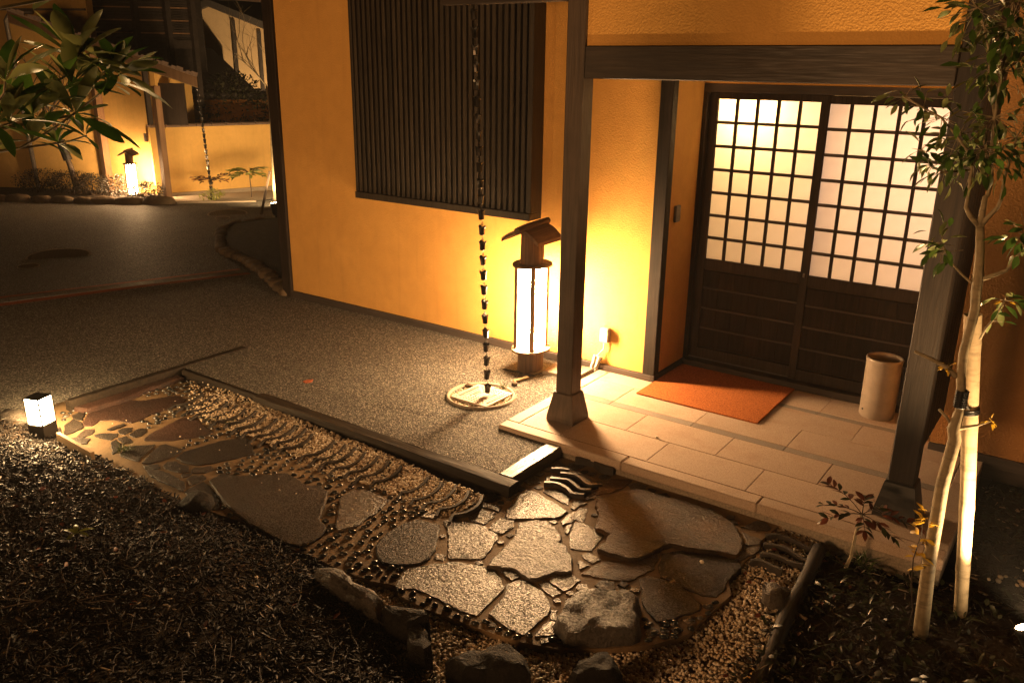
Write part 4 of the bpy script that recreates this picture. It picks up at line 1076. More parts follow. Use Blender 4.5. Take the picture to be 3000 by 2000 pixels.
# ---- sliding doors
bx('door_sill', -2.412, -.606, 5.655, 5.80, .001, .052, 'wood_x', H, .004)
bx('sill_rail', -2.41, -.61, 5.742, 5.748, .0525, .058, 'grate_metal')
bx('door_jamb', -2.463, -2.404, 5.702, 5.84, .0, 2.0, 'wood_z')
bx('door_jamb', -.79, -.602, 5.702, 5.84, .0, 2.0, 'wood_z')
bx('door_header', -2.463, -.602, 5.702, 5.84, 2.0, 2.056, 'wood_x')
bx('over_door_wall', -2.43, -.60, 5.708, 5.84, 2.057, 2.604, 'plaster')
def sliding_door(x0, x1, px0, px1, zt, zb, yf, th, label):
    """frame of stiles and rails; 5 x 7 panes above, four rows of boards below"""
    nc, nr, bar = 5, 7, .0205
    m = MB()
    m.box(x0, px0 - bar * .2, yf, yf + th, .056, 1.998, .003)
    m.box(px1 + bar * .2, x1, yf, yf + th, .056, 1.998, .003)
    a, b = px0 - bar * .2 + .0005, px1 + bar * .2 - .0005
    m.box(a, b, yf + .002, yf + th, zt + .0045, 1.998, .002)
    m.box(a, b, yf + .002, yf + th, zb - .085, zb - .0045, .002)
    m.box(a, b, yf + .002, yf + th, .056, .135, .002)
    d = m.build('sliding_door', 'wood_z', H)
    d['label'] = label
    pw = (px1 - px0 - bar * (nc - 1)) / nc; ph = (zt - zb - bar * (nr - 1)) / nr
    for c in range(1, nc):
        x = px0 + c * (pw + bar) - bar
        MB().box(x, x + bar, yf + .004, yf + .022, zb - .004, zt + .004).build('muntin', 'wood_z', d)
    for r in range(1, nr):
        z = zb + r * (ph + bar) - bar
        MB().box(px0 - .003, px1 + .003, yf + .0055, yf + .021, z, z + bar).build('muntin', 'wood_x', d)
    pm_ = MB().add([(0, 0, 0), (pw + .008, 0, 0), (pw + .008, 0, ph + .008), (0, 0, ph + .008)], [(0, 1, 2, 3)]).mesh('pane', 'door_pane')   # a sheet of paper
    for c in range(nc):
        for r in range(nr):
            link('pane', pm_, d, (px0 + c * (pw + bar) - .004, yf + .0235, zb + r * (ph + bar) - .004))
    MB().box(a, b, yf + .0245, yf + .031, .10, zb - .02).build('panel_back', 'wood_z', d)
    zs = [.136, .292, .447, .602, zb - .087]
    nb = 6; w = (b - a) / nb
    for k in range(4):
        if k: MB().box(a, b, yf + .006, yf + .02, zs[k] - .007, zs[k] + .007, .002).build('rail', 'wood_x', d)
        bm_ = MB().box(.0003, w - .0003, 0, .01, 0, zs[k + 1] - zs[k] - .014, .0007).mesh('board', 'door_board')
        for c in range(nb):
            link('board', bm_, d, (a + c * w, yf + .013 + random.uniform(-.0004, .0004), zs[k] + .007))
    return d
d1 = sliding_door(-2.403, -1.566, -2.338, -1.640, 1.949, .826, 5.752, .034, 'left door, glowing amber from a lamp behind its upper panes')
d2 = sliding_door(-1.628, -.792, -1.569, -.871, 1.942, .819, 5.712, .034, 'right door with evenly lit cream panes')
MB().box(-1.608, -1.592, 5.702, 5.712, .80, .83, .003).build('door_lock', 'grate_metal', d2)
# entrance room behind the doors with its lamps
m = MB()
m.box(-3.3, -3.25, 5.86, 7.9, 0, 2.6); m.box(.1, .15, 5.86, 7.9, 0, 2.6); m.box(-3.25, .1, 7.85, 7.9, 0, 2.6)
m.box(-3.3, .15, 5.86, 7.9, 2.6, 2.65); m.box(-3.3, .15, 5.86, 7.9, -.05, 0); m.box(-3.25, -2.46, 5.85, 5.86, 0, 2.6); m.box(-.605, .1, 5.85, 5.86, 0, 2.6)
m.box(-2.46, -.605, 5.85, 5.86, 2.06, 2.6)
m.build('entrance_room', 'room_paint', H)
def lamp(name, kind, loc, energy, colr, size=.05, rot=None, **kw):
    d = bpy.data.lights.new(name, kind); d.energy = energy; d.color = colr
    if kind == 'AREA': d.size = size
    else: d.shadow_soft_size = size
    for k, v in kw.items(): setattr(d, k, v)
    o = bpy.data.objects.new(name, d); col.objects.link(o); o.location = loc
    if rot is not None: o.rotation_euler = rot
    return o
lamp('entrance_bulb', 'POINT', (-2.13, 6.03, 1.95), 46.0, (1.0, .62, .24), .04)
lamp('right_door_backlight', 'AREA', (-.80, 6.75, 1.8), 23.0, (1.0, .64, .43), .7, (R(-80), 0, R(-6)))  # unseen light panel turned at the right door, set to backlight its panes
# entry-phone on the recess wall
MB().box(-2.431, -2.410, 5.345, 5.415, 1.135, 1.25, .004).build('entry_phone', 'switch_grey', H)

# ---------------------------------------------------------------- outlet, conduits, cable
o = thing('outlet_box', (-2.83, 5.2, .2), 'pale weatherproof outlet box on the brightly lit wall with two conduits below', 'outlet')
MB().box(-2.862, -2.79, 5.150, 5.199, .225, .335, .008).build('cover', 'grey_plastic', o)
MB().tube([(-2.83, 5.175, .225), (-2.832, 5.172, .17), (-2.865, 5.168, .13), (-2.895, 5.165, .09)], .006, 8).build('lead', 'cream_plastic', o)
for dx in (0, .035):
    MB().tube([(-2.925 + dx, 5.158, -.02), (-2.895 + dx, 5.166, .11)], .015, 10).build('conduit', 'cream_plastic', o)
m = MB(); pts = []
for k in range(70):
    a = k * .55; r = .035 + .018 * math.sin(k * .37)
    pts.append((-3.04 + r * math.cos(a), 5.06 + r * math.sin(a), .0 + .0012 * k))
pts += [(-3.0, 5.0, .05), (-2.96, 4.98, .02), (-2.91, 5.03, .0), (-2.86, 5.1, .03), (-2.84, 5.17, .10)]
m.tube(pts, .0042, 6)
tag(m.build('power_cable', 'cable', None, True), 'coiled dark power cable on the ground behind the lantern', 'cable')
tag(stone('base_slab', [(-3.17, 4.87), (-2.90, 4.91), (-2.90, 5.15), (-3.2, 5.15)], .012, 'concrete', None, 611, .04, .002, .005), 'flat slab under the cable coil between lantern and porch post', 'slab')

# ---------------------------------------------------------------- lanterns
def lantern(cx, cy, z0, s, label, paper, rz=0.0):
    L = thing('garden_lantern', (cx, cy, z0), label, 'lantern', 'wooden garden lanterns with bark roofs')
    L.rotation_euler = (0, 0, rz)
    T = Matrix.Translation((cx, cy, z0)) @ Matrix.Rotation(rz, 4, 'Z') @ Matrix.Scale(s, 4)
    def put(m, name, mat, auto=None, par=L):
        m.v = [tuple(T @ Vector(v)) for v in m.v]
        return m.build(name, mat, par, auto=auto)
    random.seed(4)
    def halflog(z0_, z1_, r, name, seed):
        m = MB(); n = 18; rings = 7
        for k in range(rings):
            zz = z0_ + (z1_ - z0_) * k / (rings - 1)
            for i in range(n):
                a = 2 * math.pi * i / n
                rr = r * (1 + .07 * mnoise.noise(Vector((math.cos(a) * 1.6, math.sin(a) * 1.6, zz * 3 + seed))))
                m.v.append((rr * math.cos(a) * .92, rr * math.sin(a) * 1.05, zz))
        for k in range(rings - 1):
            for i in range(n):
                a = k * n + i; b = k * n + (i + 1) % n; m.f.append((a, b, b + n, a + n))
        m.f.append(tuple((rings - 1) * n + i for i in range(n)))
        return put(m, name, 'lantern_wood', 50)
    halflog(-.03, .148, .10, 'log_base', 1)
    halflog(.806, 1.02, .088, 'log_head', 5)
    def plate(z, name, rx=.138, ry=.160):
        m = MB(); m.prism([(rx * math.cos(a) * (1 + .04 * math.sin(3 * a)), ry * math.sin(a)) for a in [2 * math.pi * k / 26 for k in range(26)]], z, z + .016)
        return put(m, name, 'lantern_wood')
    plate(.149, 'plate'); plate(.789, 'plate')
    hx, hy = .070, .088
    for sx in (-1, 1):
        for sy in (-1, 1):
            put(MB().box(sx * hx - .0135, sx * hx + .0135, sy * hy - .0135, sy * hy + .0135, .1655, .7885), 'bar', 'lantern_wood')
    for ax, sg in (('y', -1), ('x', 1), ('x', -1), ('y', 1)):
        m = MB(); n = 8; k = 6
        w = (hx if ax == 'y' else hy) - .012; dpt = (hy if ax == 'y' else hx) - .006
        for j in range(k + 1):
            zz = .166 + (.622) * j / k
            for i in range(n + 1):
                u = -1 + 2 * i / n
                bl = dpt + .012 * (1 - u * u) * (1 - (2 * j / k - 1) ** 4)
                m.v.append((u * w, sg * bl, zz) if ax == 'y' else (sg * bl, u * w, zz))
        for j in range(k):
            for i in range(n):
                a = j * (n + 1) + i; q = (a, a + 1, a + n + 2, a + n + 1)
                m.f.append(q if (sg < 0) == (ax == 'y') else q[::-1])
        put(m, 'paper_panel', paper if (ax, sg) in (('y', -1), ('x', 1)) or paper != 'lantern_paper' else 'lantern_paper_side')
    # bark roof: two curved boards and a ridge log along the wall normal
    for sg in (-1, 1):
        m = MB(); n = 8; ly = .15; th = .026
        for side in (0, 1):
            for yy in (-ly, ly):
                for i in range(n + 1):
                    u = i / n
                    x = sg * ((.185 if sg < 0 else .15) * u); z = 1.040 - .080 * u ** 1.8 + (th if side else 0) + (.012 if yy > 0 else 0)
                    m.v.append((x + sg * .01 * math.sin(yy * 9), yy * (1 - .06 * u), z))
        k = n + 1
        for i in range(n):
            m.f += [(i, i + 1, k + i + 1, k + i), (2 * k + i, 3 * k + i, 3 * k + i + 1, 2 * k + i + 1), (i, 2 * k + i, 2 * k + i + 1, i + 1), (k + i, k + i + 1, 3 * k + i + 1, 3 * k + i)]
        m.f += [(0, k, 3 * k, 2 * k), (n, 2 * k + n, 3 * k + n, k + n)]
        put(m, 'roof_board', 'roof_bark', 45)
    m = MB().tube([(0, -.20, 1.062), (.003, -.1, 1.072), (-.002, .05, 1.078), (.002, .19, 1.088)], [.024, .027, .027, .024], 10, True, .06)
    put(m, 'ridge_log', 'roof_bark', 60)
    return L
lantern(-3.30, 4.895, 0, 1.0, 'tall glowing wooden lantern beside the porch post, brightest lamp', 'lantern_paper')
tag(stone('lantern_plinth', [(-3.46, 4.77), (-3.20, 4.80), (-3.18, 5.02), (-3.46, 5.0)], -.004, 'slate_dark', None, 71, .03, .002, .006), 'dark flat plinth stone under the near lantern', 'stone')

# ---------------------------------------------------------------- bollard lamp
B = thing('bollard_lamp', (-5.12, 2.19, -.1), 'short square bollard lamp glowing at the left edge of the path', 'garden lamp')
B.rotation_euler = (0, 0, R(20))
TB = Matrix.Translation((-5.12, 2.19, -.06)) @ Matrix.Rotation(R(20), 4, 'Z') @ Matrix.Scale(.70, 4)
def putb(m, name, mat):
    m.v = [tuple(TB @ Vector(v)) for v in m.v]
    return m.build(name, mat, B)
putb(MB().box(-.082, .082, -.082, .082, -.12, .115, .006), 'base', 'black_metal')
putb(MB().box(-.080, .080, -.080, .080, .351, .361, .003), 'cap', 'black_metal')
for sx in (-1, 1):
    for sy in (-1, 1):
        putb(MB().box(sx * .075 - .006, sx * .075 + .006, sy * .075 - .006, sy * .075 + .006, .1155, .3505), 'bar', 'black_metal')
for a in range(4):
    mm_ = MB().add([(-.068, -.073, .117), (.068, -.073, .117), (.068, -.073, .35), (-.068, -.073, .35)], [(0, 1, 2, 3)])
    rr = Matrix.Rotation(a * math.pi / 2, 4, 'Z'); mm_.v = [tuple(rr @ Vector(v)) for v in mm_.v]
    putb(mm_, 'glass_panel', 'bollard_glass')

# ---------------------------------------------------------------- rain chains
def cup_mesh():
    m = MB(); n = 8
    prof = [(.010, -.036), (.0155, -.030), (.0165, 0), (.019, .022), (.0225, .036)]
    for r, z in prof:
        for k in range(n):
            a = 2 * math.pi * k / n
            zz = z + (.008 * (1 if k % 2 == 0 else -1) if z > .03 else 0); rr = r * (1.12 if (k % 2 == 0 and z > .03) else 1)
            m.v.append((rr * math.cos(a), rr * math.sin(a), zz))
    for i in range(len(prof) - 1):
        for k in range(n):
            a = i * n + k; b = i * n + (k + 1) % n; m.f.append((a, b, b + n, a + n))
    m.f.append(tuple(range(n))[::-1])
    return m.mesh('cup', 'chain_metal')
def link_mesh():
    m = MB(); pts = []
    for k in range(13):
        a = 2 * math.pi * k / 12
        pts.append((.0065 * math.cos(a), 0, .018 * math.sin(a)))
    m.tube(pts, .0016, 5, False)
    return m.mesh('chain_link', 'chain_metal', True)
CM, LM = cup_mesh(), link_mesh()
def rain_chain(p0, p1, pitch, s, label):
    p0, p1 = Vector(p0), Vector(p1)
    t_ = thing('rain_chain', p1, label, 'rain chain', 'rain chains of metal cups')
    n = int((p0 - p1).length / pitch)
    for k in range(n + 1):
        p = p1.lerp(p0, k * pitch / (p0 - p1).length)
        c = link('cup', CM, t_); c.matrix_parent_inverse = Matrix.Identity(4)
        c.location = p - p1; c.scale = (s * 1.15, s * 1.15, s * .82); c.rotation_euler = (random.uniform(-.06, .06), random.uniform(-.06, .06), random.uniform(0, 3))
        for q, rz in ((.056, 0), (.043, 1.57)):
            l_ = link('chain_link', LM, c); l_.matrix_parent_inverse = Matrix.Identity(4)
            l_.location = (0, 0, q); l_.rotation_euler = (0, 0, rz); l_.scale = (1, 1, .8)
    return t_
random.seed(15)
rain_chain((-3.284, 4.194, 2.49), (-3.213, 4.25, .05), .0995, 1.0, 'long dark rain chain hanging in front of the lattice window')

# ---------------------------------------------------------------- drain under the chain
D = thing('drain_basin', (-3.26, 4.25, -.02), 'round drain with a pale square perforated plate under the rain chain', 'drain')
m = MB()
m.lathe([(.215, -.02), (.222, -.005), (.236, -.003), (.242, -.02)], -3.27, 4.25, 40)
m.build('ring', 'concrete', D, True)
m = MB(); m.lathe([(.216, -.0185), (.001, -.0185)], -3.27, 4.25, 40); m.build('bed', 'mortar', D)
# perforated plate: a real grid with openings
m = MB(); c0 = (-3.25, 4.24); S = .30; n = 25; q = S / n
hole = set()
for i in range(1, n - 1):
    for j in range(1, n - 1):
        u, v_ = (i + .5) / n - .5, (j + .5) / n - .5
        if max(abs(u), abs(v_)) < .09: continue
        if abs(u) > .46 or abs(v_) > .46: continue
        if abs(u) > abs(v_) + .03:
            if j % 2 == 0 and (i % 5) != 0: hole.add((i, j))
        elif abs(v_) > abs(u) + .03:
            if i % 2 == 0 and j % 2 == 0: hole.add((i, j))
zt_, zb_ = .002, -.012
def P(i, j, z): return (c0[0] - S / 2 + i * q, c0[1] - S / 2 + j * q, z)
for i in range(n):
    for j in range(n):
        if (i, j) in hole: continue
        m.add([P(i, j, zt_), P(i + 1, j, zt_), P(i + 1, j + 1, zt_), P(i, j + 1, zt_)], [(0, 1, 2, 3)])
        for di, dj, a, b in ((-1, 0, (i, j + 1), (i, j)), (1, 0, (i + 1, j), (i + 1, j + 1)), (0, -1, (i, j), (i + 1, j)), (0, 1, (i + 1, j + 1), (i, j + 1))):
            k_ = (i + di, j + dj)
            if k_ in hole or not (0 <= k_[0] < n and 0 <= k_[1] < n):
                m.add([P(*a, zb_), P(*b, zb_), P(*b, zt_), P(*a, zt_)], [(0, 1, 2, 3)])
m.build('perforated_plate', 'drain_plate', D)
circ = [(-3.27 + .205 * math.cos(a), 4.25 + .205 * math.sin(a)) for a in [k * .2618 for k in range(24)]]
polys.append([(-3.39, 4.10), (-3.11, 4.10), (-3.11, 4.38), (-3.39, 4.38)])
gg = gravel('pebbles_in_ring', [circ], 9000, -.018, .008, (.005, .009), 19); gg.parent = D; gg.matrix_parent_inverse = Matrix.Translation(D.location).inverted(); stuff(gg)
round_rock(-3.43, 4.33, -.008, .035, None, 61, 'edge_stone', (1.2, .8, .6), D, 'stone')
round_rock(-3.205, 4.56, -.005, .022, 'tiny pale stone lying on the asphalt beside the lantern foot', 62, 'edge_stone')
tag(MB().bar((-3.24, 4.60, -.008), (-3.20, 4.72, 0.0), .03, .012).build('wood_chip', 'board_light'), 'tan sliver of wood lying on the asphalt by the lantern', 'wood')

# ---------------------------------------------------------------- door mat and umbrella vase
m = MB().box(-2.414, -1.548, 4.904, 5.652, .0015, .013, .004)
tag(m.build('doormat', 'mat_fibre'), 'orange coir doormat in front of the left sliding door', 'doormat')
m = MB()
m.lathe([(.001, .0), (.102, .0), (.108, .006), (.1085, .12), (.108, .36), (.112, .385), (.113, .395), (.109, .403), (.102, .400), (.100, .385), (.099, .03), (.001, .025)], -.975, 5.535, 40)
v_ = thing('umbrella_stand', (-.975, 5.535, 0), 'tall beige glazed ceramic umbrella stand by the right door', 'umbrella stand')
m.build('pot', 'ceramic', v_, True)
m = MB().tube([(-.975 - .072, 5.535 - .0795, .055), (-.975 - .0745, 5.535 - .0825, .055)], .007, 10)
m.build('drain_hole', 'black_metal', v_)
tag(stone('fallen_leaf', [(-4.46, 3.70), (-4.42, 3.69), (-4.40, 3.73), (-4.43, 3.77), (-4.465, 3.74)], -.014, 'red_concrete', None, 91, .006, .002, .004, .02, .002), 'rust red fallen leaf lying alone on the asphalt', 'leaf')
# ---------------------------------------------------------------- leaf helpers
def leaf_mesh(name, mat, L, W, curl=.12, fold=.15, pts=(0, .25, .55, .8, 1.0), wid=(.08, .75, 1.0, .6, .02), serr=False):
    m = MB()
    for k, (u, w) in enumerate(zip(pts, wid)):
        x = u * L; z = -curl * L * u * u
        m.v += [(x, -w * W / 2, z + fold * w * W / 2), (x, 0, z), (x, w * W / 2, z + fold * w * W / 2)]
    for k in range(len(pts) - 1):
        a = k * 3
        m.f += [(a, a + 3, a + 4, a + 1), (a + 1, a + 4, a + 5, a + 2)]
    return m.mesh(name, mat, True)
def frame(d, up=Vector((0, 0, 1)), roll=0.0):
    d = Vector(d).normalized(); s = up.cross(d)
    if s.length < 1e-3: s = Vector((0, 1, 0)).cross(d)
    s.normalize(); u = d.cross(s)
    M3 = Matrix((d, s, u)).transposed()
    return (M3 @ Matrix.Rotation(roll, 3, 'X')).to_4x4()
def put_leaf(me, p, d, parent, scale=1.0, roll=0.0, name='leaf'):
    o = bpy.data.objects.new(name, me); col.objects.link(o)
    M4 = Matrix.Translation(p) @ frame(d, roll=roll) @ Matrix.Scale(scale, 4)
    o.parent = parent
    pm4 = Matrix.LocRotScale(parent.location, parent.rotation_euler, None)
    q = parent.parent
    while q is not None:
        pm4 = Matrix.LocRotScale(q.location, q.rotation_euler, None) @ q_inv(parent) @ pm4 if False else Matrix.LocRotScale(q.location, q.rotation_euler, None) @ parent.matrix_parent_inverse @ pm4
        parent = q; q = q.parent
    o.matrix_parent_inverse = pm4.inverted()
    o.matrix_basis = M4
    return o
def add_leaf(mb, me, p, d, scale=1.0, roll=0.0):
    M4 = Matrix.Translation(p) @ frame(d, roll=roll) @ Matrix.Scale(scale, 4)
    mb.add([M4 @ v.co for v in me.vertices], [tuple(q.vertices) for q in me.polygons])

# ---------------------------------------------------------------- young tree at the right with its bamboo stake
tr = thing('young_tree', RTREE['trunk'][0], 'slender pale barked young tree with glossy leaves in front of the right porch post', 'tree')
def limb(name, pts, r0, r1, mat, parent, n=9, wob=.05):
    k = len(pts)
    return MB().tube(pts, [r0 + (r1 - r0) * i / (k - 1) for i in range(k)], n, True, wob).build(name, mat, parent, True)
random.seed(12)
tp = [tuple(p) for p in RTREE['trunk']]
tp[0] = (tp[0][0], tp[0][1], -.16)
MB().tube(tp, [.031, .028, .027, .026, .025, .024, .023, .017, .016, .016, .018, .0175, .018, .0155, .0145], 12, True, .05).build('trunk', 'bark_pale', tr, True)
for k in ('bl', 'bm', 'br', 'bside', 'btwig', 'bup1', 'bup2', 'bup3', 'bleft', 'bleft2', 'stub1', 'stub2', 'stub3', 'low'):
    dy = {'bl': .0, 'bm': .05, 'br': .0, 'bup2': .05, 'bside': .0, 'bleft': -.05}.get(k, 0)
    pts = [(p[0], p[1] + dy * i / 5, p[2]) for i, p in enumerate(RTREE[k])]
    r0 = {'bl': .0105, 'bm': .0125, 'br': .010, 'bside': .009, 'bup1': .007, 'stub1': .011, 'stub3': .008}.get(k, .005)
    limb('branch', pts, r0, .0025 if k not in ('stub1', 'stub2') else .006, 'bark_pale', tr)
crown_m = MB()
lt = [leaf_mesh('leaf', 'leaf_tree', .062, .026, .22, .25), leaf_mesh('leaf', 'leaf_tree', .052, .024, .35, .2), leaf_mesh('leaf', 'leaf_tree', .07, .028, .12, .3)]
cl = []
def px(k, i): return Vector(RTREE[k][i])
for k, i, n_, r_ in (('bl', 5, 26, .11), ('bl', 6, 26, .11), ('bm', 5, 30, .12), ('bm', 6, 34, .13), ('br', 5, 20, .10), ('br', 6, 30, .12), ('bside', 4, 24, .09), ('bside', 5, 30, .10),
                     ('btwig', 5, 26, .075), ('btwig', 4, 10, .06), ('bup1', 1, 40, .14), ('bup1', 2, 36, .13), ('bup1', 3, 30, .13), ('bup1', 4, 36, .14), ('bup1', 5, 70, .19), ('bup1', 4, 40, .2), ('bup2', 3, 40, .18),
                     ('bup2', 2, 24, .11), ('bup2', 3, 24, .12), ('bup3', 1, 36, .13), ('bup3', 2, 14, .08), ('bup3', 3, 26, .11), ('bup3', 4, 40, .13), ('bleft', 1, 22, .09), ('bleft', 2, 26, .09), ('bleft', 3, 20, .075), ('bleft', 4, 16, .06),
                     ('bleft2', 1, 18, .07), ('bleft2', 2, 16, .06), ('bleft2', 3, 14, .055), ('low', 3, 10, .045), ('low', 4, 14, .055), ('low', 2, 4, .04)):
    c = px(k, i)
    for _ in range(n_):
        d = Vector((random.gauss(0, 1), random.gauss(0, 1), random.gauss(0, .8))).normalized()
        q = c + d * r_ * random.uniform(.25, 1.0)
        base = c.lerp(q, .35)
        ld = (d + Vector((random.uniform(-.5, .5), random.uniform(-.5, .5), random.uniform(-.9, .15)))).normalized()
        cl.append((q, ld, random.uniform(.75, 1.15), random.uniform(-.8, .8), k))
        if random.random() < .45: crown_m.tube([c, base, q], [.0016, .0012, .0008], 4, False)
crown = crown_m.build('crown', 'bark_pale', tr)
random.shuffle(cl)
for q, ld, s, ro, k in cl[:300]:
    put_leaf(random.choice(lt), q, ld, crown, s * .9, ro)
mb = MB()
for q, ld, s, ro, k in cl[300:int(len(cl) * .78)]: add_leaf(mb, random.choice(lt), q, ld, s * .9, ro)
stuff(mb.build('foliage', 'leaf_tree', tr, True))
yl = leaf_mesh('yellow_leaf', 'leaf_yellow', .04, .017, .2, .2)
for k, i in (('stub1', 1), ('stub3', 2), ('low', 4)):
    for _ in range(9 if k != 'low' else 3):
        d = Vector((random.gauss(0, 1), random.gauss(0, 1), random.gauss(0, 1))).normalized()
        put_leaf(yl, px(k, i) + d * .012, d, tr, random.uniform(.4, .8), random.uniform(-1, 1), 'yellow_leaf')
# yellow leaved shoot climbing at the foot of the trunk
vy = thing('yellow_shoot', (tp[1][0] - .02, tp[1][1] - .04, -.1), 'thin shoot with bright yellow leaves climbing the young tree trunk', 'plant')
b0 = Vector(RTREE['trunk'][0]) + Vector((-.05, -.03, 0)); b1 = Vector(RTREE['trunk'][3]) + Vector((-.055, -.045, .05))
pts = [b0.lerp(b1, u) + Vector((.012 * math.sin(u * 9), 0, 0)) for u in (0, .2, .4, .6, .8, 1)]
MB().tube(pts, [.0035, .003, .003, .0025, .002, .0012], 5).build('stem', 'bark_dark', vy, True)
random.seed(17)
for k in range(30):
    u = random.uniform(.52, 1.0)
    p = b0.lerp(b1, u) + Vector((random.uniform(-.01, .035), random.uniform(-.02, .02), random.uniform(-.015, .015)))
    a = random.choice((0.5, 2.6)) + random.uniform(-.7, .7)
    put_leaf(yl, p, (math.cos(a), math.sin(a) * .5, random.uniform(-.5, .5)), vy, random.uniform(.8, 1.3), random.uniform(-1, 1))
# bamboo stake and ties
bb = thing('bamboo_stake', BAMBOO[0], 'pale cut bamboo stake tied to the young tree', 'stake')
p0, p1, p2 = (Vector(p) for p in BAMBOO)
p0 = p0 + Vector((0, 0, -.08))
m = MB(); pts = []; rad = []
nodes = [.07, .22, .45, .70, .93]
for k in range(41):
    u = k / 40
    p = p0.lerp(p1, u * 2) if u < .5 else p1.lerp(p2, u * 2 - 1)
    pts.append(p); r = .0305 - .004 * (1 - abs(u - .6)) * 0 + .0015 * u
    if min(abs(u - q) for q in nodes) < .013: r *= 1.06
    rad.append(r * (.86 + .14 * u))
m.tube(pts, rad, 20, False)
m.build('culm', 'bamboo', bb, True)
dv = (p2 - p1).normalized()
m = MB().tube([p2 - dv * .03, p2 - dv * .028], [.026, .026], 20, True); m.build('septum', 'soil_dark', bb)
m = MB(); nrm = frame(dv)
def ringp(c, r, tilt=.0, n=20): return [tuple(c + nrm.to_3x3() @ Vector((tilt * math.cos(2 * math.pi * k / n), r * math.cos(2 * math.pi * k / n), r * math.sin(2 * math.pi * k / n)))) for k in range(n + 1)]
tie = thing('tree_tie', p1 + Vector((0, 0, .25)), 'black cord binding the young tree trunk to the bamboo stake', 'tie')
m = MB(); c = p1.lerp(p2, .48)
tk = Vector(RTREE['trunk'][7]).lerp(Vector(RTREE['trunk'][8]), .3)
for q in range(4): m.tube(ringp(c + dv * (.006 * q - .01), .0335, .004), .003, 5, False)
for q in range(10):
    cc_ = tk + Vector((0, 0, .007 * q - .03)); m.tube([tuple(cc_ + Vector((.021 * math.cos(a), .021 * math.sin(a), 0))) for a in [k * .628 for k in range(11)]], .0038, 5, False)
m.tube([tuple(tk), tuple(c)], .005, 6)
m.build('cord', 'black_metal', tie, True)

# ---------------------------------------------------------------- red leaved shrub (nandina) by the kerb
def nandina(base, h, label, seed, lean=(0, 0), sc=1.0, mats=('leaf_red', 'leaf_dark'), nf=9, L=.20, stem=.009, name='nandina_shrub', fronds=None):
    random.seed(seed)
    t_ = thing(name, base, label, 'shrub')
    b = Vector(base); top = b + Vector((lean[0], lean[1], h))
    MB().tube([b, b.lerp(top, .3) + Vector((.01, 0, 0)), b.lerp(top, .65), top], [stem, stem * .85, stem * .8, stem * .7], 8, True, .06).build('stem', 'bark_pale' if sc == 1.0 else 'bark_dark', t_, True)
    lm = [leaf_mesh('leaflet', mats[0], .060 * sc, .024 * sc, .2, .25), leaf_mesh('leaflet', mats[1], .054 * sc, .022 * sc, .3, .2)]
    fr = fronds or [(2 * math.pi * k / nf + random.uniform(-.3, .3), random.uniform(.1, .6), L * random.uniform(.7, 1.1)) for k in range(nf)]
    for az, el, ln in fr:
        d = Vector((math.cos(az) * math.cos(el), math.sin(az) * math.cos(el), math.sin(el)))
        pts = [top + d * ln * u + Vector((0, 0, -.35 * ln * u * u)) for u in (0, .25, .5, .75, 1)]
        st_ = MB().tube(pts, [.0028 * sc, .0022 * sc, .0018 * sc, .0014 * sc, .0008 * sc], 4).build('frond', 'bark_dark', t_, True)
        side = d.cross(Vector((0, 0, 1))).normalized()
        for i in range(1, 6):
            u = .2 + .16 * i
            p = top + d * ln * u + Vector((0, 0, -.35 * ln * u * u))
            for sg in (-1, 1):
                put_leaf(random.choice(lm), p, d * .8 + side * sg * .8 + Vector((0, 0, random.uniform(-.35, .25))), st_, random.uniform(.8, 1.15), random.uniform(-.6, .6), 'leaflet')
        put_leaf(random.choice(lm), pts[-1], d + Vector((0, 0, -.5)), st_, 1.0, 0, 'leaflet')
    return t_
nandina((-.69, 3.74, -.13), .30, 'small shrub with red pinnate leaves in front of the right post foot', 51, (.03, .06), 1.0,
        fronds=[(R(150), .55, .26), (R(175), .25, .18), (R(215), .2, .16), (R(20), .25, .24), (R(60), .3, .16), (R(-20), .1, .16), (R(100), .6, .14), (R(-70), .2, .12)])

# ---------------------------------------------------------------- ground plants at the right, grass tufts
def soil_z(x, y): return -.12 + .03 * nz(x, y, 3, 2.5) + .02 * nz(x, y, 8, 7)
pb = grid_sheet('planting_bed', np.arange(-.80, 6.1, .12), np.concatenate([np.arange(1.2, 4.0, .1), np.arange(4.0, 5.3, .2)]), lambda x, y: soil_z(x, y) - (.16 if (x < -.28 and y > 3.88) else 0), 'soil', True)
struct(pb)
m = MB(); random.seed(23)
gl = [leaf_mesh('l', 'leaf_dark', .045, .016, .3, .2), leaf_mesh('l', 'leaf_dark', .06, .009, .4, .1), leaf_mesh('l', 'leaf_dark', .03, .02, .1, .1)]
for _ in range(4200):
    x = random.uniform(-.9, 1.3); y = random.uniform(2.0, 5.1) if x > -.25 else random.uniform(2.0, 3.85) if x > -.72 else random.uniform(2.6, 3.85)
    if x < -.84: continue
    if nz(x, y, 2, 3.0) < -.15 and random.random() < .75: continue
    a = random.uniform(0, 6.28); e = random.uniform(-.1, .9)
    add_leaf(m, random.choice(gl), Vector((x, y, soil_z(x, y) + random.uniform(0, .05))), (math.cos(a) * math.cos(e), math.sin(a) * math.cos(e), math.sin(e)), random.uniform(.6, 1.3), random.uniform(-.7, .7))
tag(stuff(m.build('ground_cover', 'leaf_dark', None, True)), 'low dark leafy ground cover in the bed at the lower right', 'ground cover')
tag(stuff(chips('leaf_litter', 6500, (-.85, 1.3), (1.9, 5.15), (.02, .06), 'mulch', lambda x, y: soil_z(x, y) + .004, 77, .45, .02, lambda x, y: x > -.27 or y < 3.88, .35)), 'dry leaf litter over the soil at the lower right', 'leaf litter')
